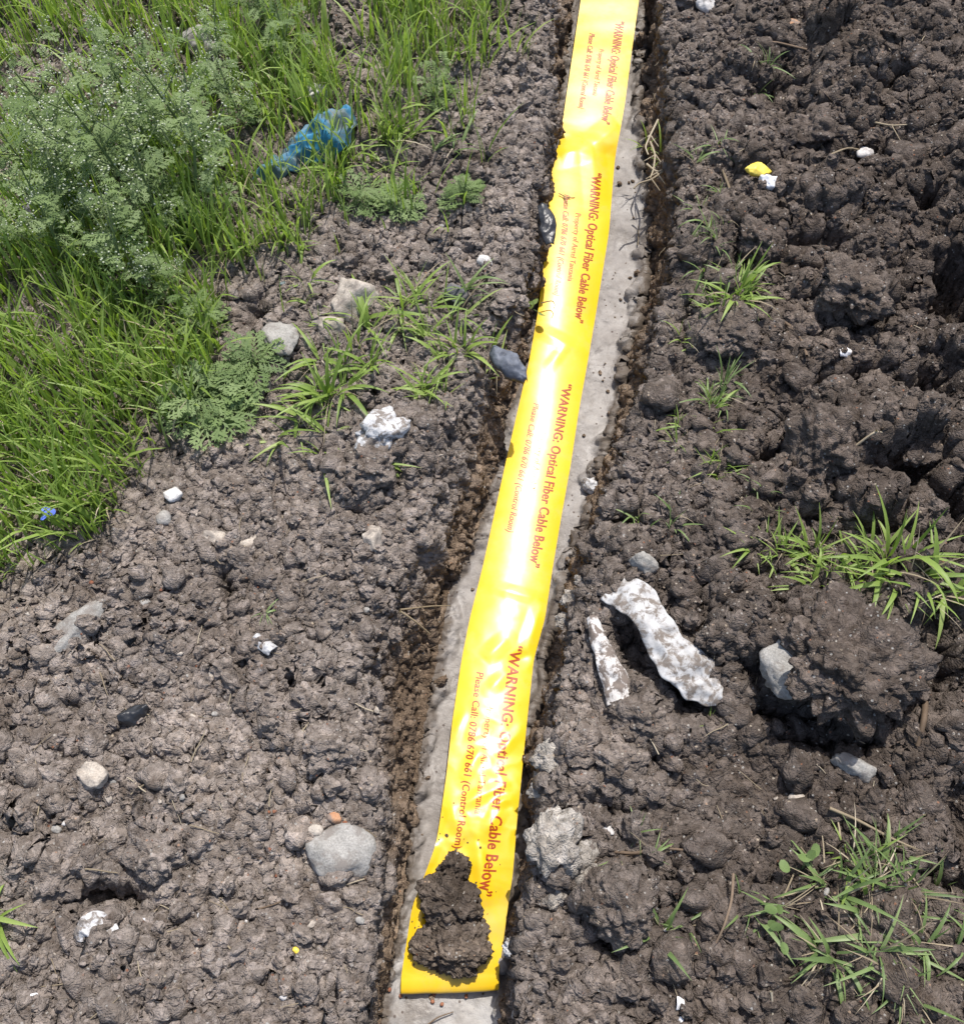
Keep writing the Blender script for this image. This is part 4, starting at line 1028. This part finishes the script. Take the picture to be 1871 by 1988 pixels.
def weed_proto(seed, h, n_leaf, flowers):
    r = np.random.default_rng(seed)
    stems, heads, leaves = [], [], []
    top = np.array([r.uniform(-.12, .12) * h, r.uniform(-.12, .12) * h, h])
    main = bend([(0, 0, 0), tuple(top * .5 + r.uniform(-.03, .03, 3) * h), tuple(top)], 8)
    stems.append(tube(main, .0042 * (h / .3) ** .5, .0018, 4))
    nbr = 7 if flowers else 3
    for k in range(nbr):
        s = .30 + .65 * k / nbr; p = main[int(s * 7)]
        a = r.uniform(0, 6.28); ln = h * r.uniform(.28, .5) * (1.15 - s * .4)
        e = p + np.array([math.cos(a) * ln * .7, math.sin(a) * ln * .7, ln * .75])
        br = bend([tuple(p), tuple((p + e) / 2 + np.array([math.cos(a), math.sin(a), 0]) * ln * .08), tuple(e)], 6)
        stems.append(tube(br, .0018, .0010, 3))
        for q in range(3):
            b0 = br[2 + q]; al = r.uniform(0, 6.28); l2 = ln * r.uniform(.18, .38)
            e2 = b0 + np.array([math.cos(al) * l2 * .7, math.sin(al) * l2 * .7, l2 * .8])
            stems.append(tube(np.array([b0, (b0 + e2) / 2, e2]), .0010, .0006, 3))
            if flowers:
                for w in range(4): heads.append(e2 + r.normal(0, .010, 3))
            leaves.append((b0, al, .025 + .03 * r.random(), r.uniform(-.2, .6)))
        if flowers:
            for w in range(4): heads.append(e + r.normal(0, .011, 3))
    for k in range(n_leaf):
        s = r.uniform(0, .85) ** 1.3; p = main[int(s * 7)]
        leaves.append((p, r.uniform(0, 6.28), (.095 - .05 * s) * r.uniform(.7, 1.15), r.uniform(-.5, .25)))
    sv, sf = join(stems)
    sme = mesh_np('stem', sv, sf, M['weed_stem'], attrs={'tint': np.full(len(sv), r.random())})
    hme = None
    if heads:
        iv, if_ = ico(1)
        hv, hf = join([(iv * r.uniform(.0015, .0027) + q, if_) for q in heads]); hme = mesh_np('flower_heads', hv, hf, M['flower'])
    return sme, hme, leaves
PROTO = [weed_proto(50 + k, h, nl_, fl) for k, (h, nl_, fl) in enumerate([(.30, 16, True), (.36, 18, True), (.26, 16, True), (.32, 20, True), (.20, 18, False), (.09, 16, False), (.06, 14, False)])]
def rosette(p):
    return p
WEEDS = [  # X, Y, prototype, scale, label
    (330,470,0,1.0,'flowering weed in the middle of the white-dotted weed patch'),
    (420,350,1,.85,'flowering weed at the right side of the weed patch'),
    (255,560,2,.95,'flowering weed at the lower edge of the weed patch'),
    (200,430,3,.9,'flowering weed left of the middle of the weed patch'),
    (480,250,0,.7,'flowering weed among grass above the blue bag tail'),
    (380,410,3,1.0,'tall flowering weed beside the rightmost weeds'),
    (140,540,1,.75,'flowering weed over the dark rag at far left'),
    (300,310,2,.9,'flowering weed in the upper weed patch'),
    (90,380,0,.8,'flowering weed near the left edge, upper part'),
    (420,180,3,.7,'flowering weed right of the jagged grey stone'),
    (250,210,1,.7,'flowering weed at the top of the weed patch'),
    (60,500,2,.7,'flowering weed at the left edge beside the dark rag'),
    (120,230,3,.7,'flowering weed in the top left corner'),
    (170,330,1,.8,'flowering weed between the top corner and the patch middle'),
    (230,350,0,.95,'flowering weed just above the middle of the patch'),
    (360,260,3,.8,'flowering weed below the jagged grey stone'),
    (160,440,2,.9,'flowering weed right of the dark rag'),
    (290,420,1,.95,'densest flowering weed of the patch, dead centre'),
    (340,590,2,.6,'small flowering weed at the edge of the long grass'),
    (560,120,4,.85,'dark leafy weed near the top edge left of centre'),
    (520,60,4,.8,'dark leafy weed touching the top edge'),
    (850,200,4,.6,'leafy weed standing in the bright grass strip'),
    (405,640,4,.65,'grey-green leafy weed at the boundary of grass and soil'),
    (420,745,5,.75,'low feathery weed on soil at the grass boundary'),
    (470,785,5,.7,'feathery weed right of the low weed at the boundary'),
    (395,800,6,1.2,'small feathery weed in the grass edge, lowest of three'),
    (905,395,5,.7,'low feathery grey-green weed alone near the left rim'),
    (770,400,6,.7,'flat feathery weed on bare soil above the boundary rocks'),
    (700,395,6,.9,'small feathery weed below the tuft by the blue bag'),
    (500,720,6,1.0,'tiny feathery weed beside the grey slab'),
]
for (X, Y, pi_, s, lab) in WEEDS:
    sme, hme, leaves = PROTO[pi_]
    p = at(X, Y, -.003)
    e = link('flowering_weed' if hme else 'leafy_weed', None, None, lab, 'weed', 'feathery weeds', None, p, (random.uniform(-.12, .12), random.uniform(-.12, .12), random.uniform(0, 6.28)), (s, s, s))
    e.empty_display_size = .03
    link('stem', sme, e)
    if hme: o = link('flower_heads', hme, e); o['kind'] = 'stuff'
    for (q, a, ln, pit) in leaves:
        link('leaf', random.choice(LEAF), e, loc=tuple(q), rot=(random.uniform(-.3, .3), pit, a), scale=(ln, ln, ln))

# small round-leaved plants
def disc(r, n=9):
    an = np.arange(n) / n * 2 * math.pi
    v = np.concatenate([[(0, 0, 0)], np.stack([np.cos(an) * r, np.sin(an) * r * (1 - .15 * (np.cos(an) > .9)), .12 * r * np.cos(2 * an)], 1)])
    return v, np.array([(0, 1 + k, 1 + (k + 1) % n) for k in range(n)])
DL = mesh_np('round_leaf', *disc(1.0), M['grass_dull'], attrs={'tint': np.full(10, .5)})
for X, Y, n, rr_, lab in [(405,190,9,.013,'round-leaved plant in the grass near the jagged grey stone'),(425,290,7,.012,'round-leaved plant between the weeds and the blue bag'),(1555,1690,4,.009,'round-leaved seedling at the top of the lower right grass'),(1500,1790,5,.008,'round-leaved seedling left of the matted lower right grass'),(1030,598,4,.012,'small vine with heart-shaped leaves at the left rim')]:
    p = at(X, Y)
    e = link('round_leaf_plant', None, None, lab, 'plant', 'small round-leaved plants', None, p)
    st = []
    lv = []
    for k in range(n):
        a = random.uniform(0, 6.28); d = random.uniform(.01, .045); h = random.uniform(.015, .05)
        q = (math.cos(a) * d, math.sin(a) * d, h)
        st.append(tube(bend([(0, 0, 0), (q[0] * .6, q[1] * .6, h * .7), q], 5), .001, .0007, 3)); lv.append(q)
    v, f = join(st)
    link('stem', mesh_np('stem', v, f, M['weed_stem'], attrs={'tint': np.full(len(v), .4)}), e)
    for q in lv:
        s = rr_ * random.uniform(.7, 1.1); link('leaf', DL, e, loc=q, rot=(random.uniform(-.8, .8), random.uniform(-.8, .8), random.uniform(0, 6)), scale=(s * 1.25, s * .85, s))

# blue flower at the grass edge
p = at(120, 1028)
e = link('blue_flower', None, None, 'small blue flower at the lower edge of the grass', 'flower', None, None, p)
v, f = tube(bend([(0, 0, 0), (0, 0, .04), (.005, -.004, .075)], 6), .0012, .0008, 4)
link('stem', mesh_np('stem', v, f, M['weed_stem'], attrs={'tint': np.full(len(v), .4)}), e)
for a in (.3, 2.0, 4.2):
    link('petal', mesh_np('petal', disc(1.0)[0], disc(1.0)[1], M['blue_petal']), e, loc=(.005 + .007 * math.cos(a), -.004 + .007 * math.sin(a), .078), rot=(.4, .2, a), scale=(.0085, .0070, .008))

# ------------------------------------------------------------------ litter
def spine_blob(D, radii, flat, crumple, seed, m, nseg=70, ring=56, lift=0.0, smooth=True):
    """a crumpled bag lofted along a line on the ground"""
    P = np.array([(*at(X, Y)[:2], 0) for X, Y in D]); P[:, 2] = [at(X, Y).z for X, Y in D]
    t = np.linspace(0, len(D) - 1, nseg)
    C = np.stack([np.interp(t, np.arange(len(D)), P[:, k]) for k in range(3)], 1)
    for _ in range(6): C[1:-1] = (C[:-2] + 2 * C[1:-1] + C[2:]) / 4
    R_ = np.interp(t, np.arange(len(D)), radii)
    T = np.gradient(C, axis=0); T[:, 2] = 0; T /= np.linalg.norm(T, axis=1, keepdims=True)
    side = np.stack([-T[:, 1], T[:, 0], 0 * T[:, 0]], 1)
    an = np.arange(ring) / ring * 2 * math.pi
    V = C[:, None] + side[:, None] * (np.cos(an)[None, :, None] * R_[:, None, None]) + np.array([0, 0, 1.0])[None, None] * ((np.sin(an)[None, :, None] * flat + flat * .8) * R_[:, None, None] + lift)
    q = V.reshape(-1, 3); Nn = (V - C[:, None] - np.array([0, 0, 1]) * (flat * .8 * R_)[:, None, None]).reshape(-1, 3); Nn /= np.linalg.norm(Nn, axis=1, keepdims=True) + 1e-9
    d = (0.35 - np.abs(fbm3(q * 26, seed, 3))) + .6 * (0.3 - np.abs(fbm3(q * 60, seed + 3, 2)))
    q = q + Nn * (d * crumple)[:, None]
    f = [(k * ring + s, k * ring + (s + 1) % ring, (k + 1) * ring + (s + 1) % ring, (k + 1) * ring + s) for k in range(nseg - 1) for s in range(ring)]
    c = q.mean(0)
    return mesh_np('bag', q - c, np.array(f), M[m], smooth=smooth), c
def strip(D, m, name, label, cat, seed, thick=.003, lift=.006, bulge=.012, crumple=.006, zs=None, nseg=60, nw=18, fr=(22, 45)):
    """a scrap of fabric or film following points (X, Y, half width) with its own thickness"""
    t = np.linspace(0, len(D) - 1, nseg)
    P = np.array([tuple(at(X, Y)) for X, Y, w in D])
    if zs is not None: P[:, 2] = np.maximum(P[:, 2], 0) * 0.3 + np.array(zs)
    for k, (X, Y, w) in enumerate(D): P[k, :2] = unproj(X, Y, P[k, 2])[:2]
    C = np.stack([np.interp(t, np.arange(len(D)), P[:, k]) for k in range(3)], 1)
    W = np.interp(t, np.arange(len(D)), [px_size(X, Y, w) for X, Y, w in D])
    for _ in range(4): C[1:-1] = (C[:-2] + 2 * C[1:-1] + C[2:]) / 4
    T = np.gradient(C, axis=0); T[:, 2] = 0; T /= np.linalg.norm(T, axis=1, keepdims=True)
    side = np.stack([T[:, 1], -T[:, 0], 0 * T[:, 0]], 1)
    s = np.linspace(-1, 1, nw)
    rag = 1 + .16 * perlin2(np.repeat(t[:, None] * 1.6, nw, 1), np.sign(s)[None] * np.ones((nseg, 1)) * 3.3, seed)
    V = C[:, None] + side[:, None] * (s[None, :, None] * W[:, None, None] * rag[..., None])
    V[..., 2] += lift + bulge * (1 - s ** 2)[None]
    q = V.reshape(-1, 3)
    q[:, 2] += crumple * (fbm3(q * fr[0], seed, 3) + .6 * (.3 - np.abs(fbm3(q * fr[1], seed + 5, 2))))
    b = q.copy(); b[:, 2] -= thick
    f = []
    n = nseg * nw
    for k in range(nseg - 1):
        for j in range(nw - 1):
            a = k * nw + j
            f += [(a, a + 1, a + nw + 1, a + nw), (n + a, n + a + nw, n + a + nw + 1, n + a + 1)]
        a = k * nw; f += [(a, a + nw, n + a + nw, n + a)]
        a = k * nw + nw - 1; f += [(a, n + a, n + a + nw, a + nw)]
    for j in range(nw - 1):
        a = j; f += [(a, n + a, n + a + 1, a + 1)]
        a = (nseg - 1) * nw + j; f += [(a, a + 1, n + a + 1, n + a)]
    v = np.concatenate([q, b]); c = v.mean(0)
    return link(name, mesh_np(name, v - c, np.array(f), M[m]), None, label, cat, None, None, tuple(c))
strip([(492,364,8),(515,352,16),(545,328,34),(572,306,30),(600,285,46),(640,268,50),(668,252,36),(684,246,12)], 'bag_blue', 'plastic_bag', 'crumpled dirty blue plastic bag lying in the grass', 'plastic bag', 21, zs=[.012,.012,.02,.025,.035,.045,.035,.02], bulge=.034, crumple=.046, nseg=110, nw=44, fr=(11, 24))
strip([(1185,1140,34),(1225,1158,42),(1258,1195,36),(1285,1245,36),(1318,1285,46),(1352,1318,48),(1376,1340,36),(1398,1360,18)], 'sack', 'sack_scrap', 'torn dirty white woven sack scrap lying on the right bank', 'sack', 31, zs=[.02,.035,.05,.058,.055,.05,.04,.03], bulge=.010, crumple=.012, nseg=90, nw=30, fr=(16, 38))
strip([(1148,1200,10),(1160,1240,16),(1178,1285,22),(1198,1330,26),(1206,1368,28)], 'sack_soiled', 'sack_strip', 'soil-caked pale strip of sacking left of the torn sack', 'sack', 37, zs=[.03,.035,.035,.03,.025], bulge=.012, crumple=.008)
strip([(150,1822,8),(172,1806,24),(190,1800,30),(212,1812,24),(238,1824,6)], 'white_patch', 'lime_patch', 'bright white lime patch on the soil at lower left', 'lime patch', 41, bulge=.003, crumple=.010, lift=.008, nseg=60, nw=30)
strip([(282,1788,8),(296,1780,10),(312,1773,7)], 'white_patch', 'lime_patch', 'small white smear right of the bright lime patch', 'lime patch', 43, bulge=.003, crumple=.005, lift=.002, nseg=24)
strip([(366,1782,8),(376,1780,10),(386,1778,7)], 'white_patch', 'lime_patch', 'small round white smear farthest right of the lime patches', 'lime patch', 47, bulge=.003, crumple=.005, lift=.002, nseg=24)
strip([(498,1240,10),(514,1252,16),(532,1266,12)], 'film', 'plastic_film', 'crumpled clear plastic film on the open left soil', 'plastic film', 53, bulge=.010, crumple=.010, nseg=40)
strip([(236,1398,10),(262,1394,22),(280,1382,12),(292,1374,6)], 'black_plastic', 'plastic_scrap', 'black plastic scrap half buried in the left soil', 'plastic scrap', 59, bulge=.012, crumple=.010, nseg=40)
strip([(958,682,12),(985,705,26),(1008,728,18),(1020,744,5)], 'slate', 'slate_shard', 'dark blue-grey shard jutting over the trench at the left rim', 'shard', 61, zs=[.02,.025,.02,.012], bulge=.012, crumple=.010, thick=.010, nseg=40)
strip([(1052,400,10),(1062,425,15),(1064,450,15),(1068,478,8)], 'black_plastic', 'plastic_scrap', 'dark scrap hanging over the left rim beside the tape', 'plastic scrap', 67, zs=[.01,.01,.005,-.005], bulge=.006, crumple=.006, nseg=30)
strip([(52,380,10),(62,415,18),(70,450,14)], 'grey_rag', 'rag', 'dark purplish grey rag in the grass at the left edge', 'rag', 71, zs=[.05,.06,.05], bulge=.02, crumple=.02, nseg=40)
strip([(1622,690,10),(1636,688,12),(1650,690,7)], 'white_plastic', 'plastic_scrap', 'small white plastic scrap in a hollow of the right bank', 'plastic scrap', 73, bulge=.010, crumple=.008, nseg=24)
strip([(1312,1948,12),(1326,1950,8),(1324,1970,5),(1318,1988,4)], 'white_plastic', 'plastic_scrap', 'torn white plastic scrap at the bottom edge right of centre', 'plastic scrap', 79, bulge=.004, crumple=.004, nseg=24)
strip([(48,1938,4),(62,1934,5),(78,1928,3)], 'white_plastic', 'plastic_scrap', 'thin white plastic sliver near the bottom left corner', 'plastic scrap', 83, bulge=.003, crumple=.002, nseg=16)
# yellow and white scrap: a bent cap
p = at(1466, 375, .022)
e = link('cap_scrap', None, None, 'broken scrap of plastic with yellow top and white side', 'plastic scrap', None, None, p)
v, f = lump(91, 4, 'rock', (1, .62, .45)); s = px_size(1466, 375, 22)
link('top', mesh_np('top', v * s, f, M['yellow_cap']), e, loc=(-.006, .012, .036), rot=(.3, .2, .3))
v, f = lump(92, 4, 'rock', (.8, .7, .9)); s = px_size(1466, 375, 21)
link('side', mesh_np('side', v * s, f, M['white_plastic']), e, loc=(.010, -.026, .032), rot=(.1, .4, .2))
put('corn_kernel', mesh_np('corn_kernel', *lump(93, 3, 'pebble', (.7, 1, .5)), M['kernel']), 575, 1846, 8, 'single yellow kernel on the soil at lower left', 'kernel', sink=.2)
put('plastic_chip', mesh_np('plastic_chip', *lump(94, 3, 'rock', (1, .8, .6)), M['bag_blue']), 549, 551, 7, 'tiny blue chip on the soil above the grey slab', 'plastic chip', sink=.2)
put('buckle', mesh_np('buckle', *lump(95, 3, 'rock', (1, .9, .6)), M['black_plastic']), 1253, 1236, 13, 'small dark plastic piece in the hollow under the sack', 'plastic piece', sink=.1)

# ------------------------------------------------------------------ many small lumps told apart by nothing: clods, pebbles, seeds
def scatter(n, zone, meshes, smin, smax, name, label, cat, group, sink=.3, power=2.0, flat=1.0):
    k = 0; guard = 0; its = []
    while k < n and guard < n * 20:
        guard += 1
        X, Y = random.uniform(zone[0], zone[1]), random.uniform(zone[2], zone[3])
        w = unproj(X, Y, 0)
        xl, xr = np.interp(w[1], *E_LR), np.interp(w[1], *E_RR)
        if xl - .012 < w[0] < xr + .012: continue
        if zone[0] < 600 and bool(in_poly(np.array([X]), np.array([Y]), LAWN)[0]): continue
        s = smin + (smax - smin) * random.random() ** power
        p = at(X, Y)
        so = link(name, random.choice(meshes), None, label, cat, group, None, (p.x, p.y, p.z + s * (.5 - sink)), (random.uniform(-.5, .5), random.uniform(-.5, .5), random.uniform(0, 6.28)), (s, s * random.uniform(.75, 1.1), s * flat * random.uniform(.8, 1.1)))
        k += 1; its.append((so, X, Y))
    label_each(its, label)
scatter(130, (1190, 1900, -30, 2020), CLODS, .010, .040, 'soil_clod', 'loose dark soil lump', 'soil clod', 'loose soil clods on the right bank', power=1.6)
scatter(90, (-30, 800, 1080, 2020), CLODS, .008, .030, 'soil_clod', 'loose grey-brown soil lump', 'soil clod', 'loose soil clods on the left bank', sink=.45, power=2.0)
scatter(38, (520, 1040, 380, 1000), CLODS, .007, .024, 'soil_clod', 'loose brown soil lump', 'soil clod', 'loose soil clods by the upper left rim', sink=.4)
PEB = [mesh_np('pebble', *lump(5000 + k, 3, 'rock' if k % 2 else 'pebble', (1, .8, .65)), M[m]) for k, m in enumerate(['stone_grey', 'stone_beige', 'stone_white', 'stone_beige', 'stone_grey', 'stone_beige'])]
scatter(85, (0, 760, 1000, 1990), PEB, .0035, .010, 'pebble', 'small pebble', 'pebble', 'small pebbles on the left bank', sink=.3)
scatter(65, (1200, 1870, 0, 1990), PEB, .0035, .010, 'pebble', 'small pebble', 'pebble', 'small pebbles on the right bank', sink=.25)
scatter(35, (560, 1050, 120, 900), PEB, .0035, .009, 'pebble', 'little pebble', 'pebble', 'small pebbles by the upper left rim', sink=.3)
RUST = [mesh_np('rusty_pebble', *lump(5100 + k, 2, 'rock', (1, .85, .8)), M['stone_rust']) for k in range(3)]
scatter(45, (60, 740, 1000, 1990), RUST, .0028, .0055, 'rusty_pebble', 'tiny rusty pebble', 'pebble', 'tiny rusty pebbles', sink=.2)
SEED = mesh_np('seed', *lump(5200, 2, 'pebble', (1, .8, .8)), M['seed'])
for X, Y in [(758,1922),(778,1934),(840,1945),(843,1930),(858,1950),(905,1935),(690,1905)]:
    w = unproj(X, Y, FLOOR_Z); z = float(ground_z(w[0], w[1])[0]) + .003
    s = .0038
    link('seed', SEED, None, {758: 'rusty seed just left below the tape corner', 778: 'rusty seed below the tape end, second from left', 840: 'lower rusty seed of the middle pair below the tape', 843: 'upper rusty seed of the middle pair below the tape', 858: 'rusty seed right of the middle pair below the tape', 905: 'rightmost rusty seed below the tape end', 690: 'rusty seed on the left rim near the tape end'}[X], 'seed', 'seeds below the tape end', None, (w[0], w[1], z), (0, 0, random.uniform(0, 6)), (s, s, s))

# crumbs too many to count: one mesh
def crumb_field(n, smin, smax, sub, seed, power, where):
    r = np.random.default_rng(seed)
    x = r.uniform(-1.35, 1.45, n * 2); y = r.uniform(-.22, 2.45, n * 2)
    px, py = proj(x, y, 0)
    xl, xr = np.interp(y, *E_LR), np.interp(y, *E_RR)
    isr = x > xr
    m = rough_mask(x, y, px, py, isr) * (1 - .75 * in_poly(px, py, LAWN))
    m = m * (0.35 + 0.9 * sstep(-.3, .4, fbm2(x * 7, y * 7, seed, 2)))
    inside = (x > xl - .01) & (x < xr + .01)
    m = np.where(inside, where, m)
    k = r.uniform(0, 1, len(x)) < m
    x, y, px, py = x[k][:n], y[k][:n], px[k][:n], py[k][:n]
    inside = inside[k][:n]
    # keep clear of the tape itself
    fxp, fyp = proj(x, y, FLOOR_Z)
    lo = np.interp(fyp, tl[:, 0], tl[:, 1]) - 6; hi = np.interp(fyp, tr[:, 0], tr[:, 1]) + 6
    k = ~(inside & (fxp > lo) & (fxp < hi) & (fyp < 1930))
    x, y = x[k], y[k]
    gz = ground_z(x, y)
    s = (smin + (smax - smin) * r.uniform(0, 1, len(x)) ** power)
    return np.stack([x, y, gz + s * .22], -1), s
def crumb_nodes():
    ng = bpy.data.node_groups.new('crumbs', 'GeometryNodeTree')
    ng.interface.new_socket('Geometry', in_out='INPUT', socket_type='NodeSocketGeometry')
    ng.interface.new_socket('Geometry', in_out='OUTPUT', socket_type='NodeSocketGeometry')
    N = ng.nodes.new; L_ = ng.links.new
    gi, go = N('NodeGroupInput'), N('NodeGroupOutput')
    jn = N('GeometryNodeJoinGeometry')
    for k in range(7):
        ic = N('GeometryNodeMeshIcoSphere'); ic.inputs['Radius'].default_value = 1.0; ic.inputs['Subdivisions'].default_value = 3
        ps = N('GeometryNodeInputPosition'); ad = N('ShaderNodeVectorMath'); ad.operation = 'ADD'; ad.inputs[1].default_value = (k * 7.3, k * 3.1, k * 5.7)
        L_(ps.outputs[0], ad.inputs[0])
        no = N('ShaderNodeTexNoise'); no.inputs['Scale'].default_value = 1.25; no.inputs['Detail'].default_value = 4.0; no.inputs['Roughness'].default_value = 0.62
        L_(ad.outputs[0], no.inputs['Vector'])
        m1 = N('ShaderNodeMath'); m1.operation = 'MULTIPLY_ADD'; m1.inputs[1].default_value = 2.3; m1.inputs[2].default_value = -0.15
        L_(no.outputs['Fac'], m1.inputs[0])
        sc_ = N('ShaderNodeVectorMath'); sc_.operation = 'SCALE'
        L_(ps.outputs[0], sc_.inputs[0]); L_(m1.outputs[0], sc_.inputs['Scale'])
        sp = N('GeometryNodeSetPosition'); L_(ic.outputs['Mesh'], sp.inputs['Geometry']); L_(sc_.outputs[0], sp.inputs['Position'])
        sm_ = N('GeometryNodeSetMaterial'); sm_.inputs['Material'].default_value = M['soil']; L_(sp.outputs[0], sm_.inputs['Geometry'])
        ti = N('GeometryNodeGeometryToInstance'); L_(sm_.outputs[0], ti.inputs[0]); L_(ti.outputs[0], jn.inputs[0])
    na = N('GeometryNodeInputNamedAttribute'); na.data_type = 'FLOAT'; na.inputs['Name'].default_value = 'size'
    rv = N('FunctionNodeRandomValue'); rv.data_type = 'FLOAT_VECTOR'; rv.inputs[0].default_value = (0, 0, 0); rv.inputs[1].default_value = (6.28, 6.28, 6.28)
    rs = N('FunctionNodeRandomValue'); rs.data_type = 'FLOAT_VECTOR'; rs.inputs[0].default_value = (.7, .7, .6); rs.inputs[1].default_value = (1.25, 1.1, 1.0); rs.inputs['Seed'].default_value = 5
    vm = N('ShaderNodeVectorMath'); vm.operation = 'SCALE'; L_(rs.outputs[0], vm.inputs[0]); L_(na.outputs[0], vm.inputs['Scale'])
    ip = N('GeometryNodeInstanceOnPoints'); ip.inputs['Pick Instance'].default_value = True
    L_(gi.outputs[0], ip.inputs['Points']); L_(jn.outputs[0], ip.inputs['Instance']); L_(rv.outputs[0], ip.inputs['Rotation']); L_(vm.outputs[0], ip.inputs['Scale'])
    L_(ip.outputs[0], go.inputs[0])
    return ng
CN = crumb_nodes()
def crumbs(name, label, *a):
    p, sz = crumb_field(*a)
    me = bpy.data.meshes.new(name); me.vertices.add(len(p)); me.vertices.foreach_set('co', p.astype(np.float32).ravel()); me.update()
    at_ = me.attributes.new('size', 'FLOAT', 'POINT'); at_.data.foreach_set('value', sz.astype(np.float32)); me.materials.append(M['soil'])
    o = link(name, me, None, label, 'soil crumbs', kind='stuff')
    md = o.modifiers.new('crumbs', 'NODES'); md.node_group = CN
crumbs('soil_crumbs', 'coarse soil crumbs strewn over both banks', 10000, .0045, .0150, 2, 3, 2.0, .02)
crumbs('fine_soil_crumbs', 'fine soil crumbs strewn over both banks', 48000, .0016, .0048, 1, 5, 1.4, .018)
crumbs('soil_lumps', 'medium soil lumps heaped on the right bank and rims', 2600, .009, .021, 2, 9, 1.8, .006)
# crumbs shed by the mud on the tape
r5 = np.random.default_rng(5)
uu = np.clip(r5.normal(.42, .26, 60), .03, .97); yy = np.clip(r5.normal(1770, 110, 60), 1450, 1885)
pt = on_tape(uu, yy, .0012); sz = .0008 + .0026 * r5.random(60) ** 2.5
me = bpy.data.meshes.new('mud_crumbs'); me.vertices.add(len(pt)); me.vertices.foreach_set('co', pt.astype(np.float32).ravel()); me.update()
a_ = me.attributes.new('size', 'FLOAT', 'POINT'); a_.data.foreach_set('value', sz.astype(np.float32)); me.materials.append(M['mud'])
o = link('mud_crumbs', me, None, 'tiny mud crumbs on the tape around the mud lumps', 'mud crumbs', kind='stuff')
o.modifiers.new('crumbs', 'NODES').node_group = CN
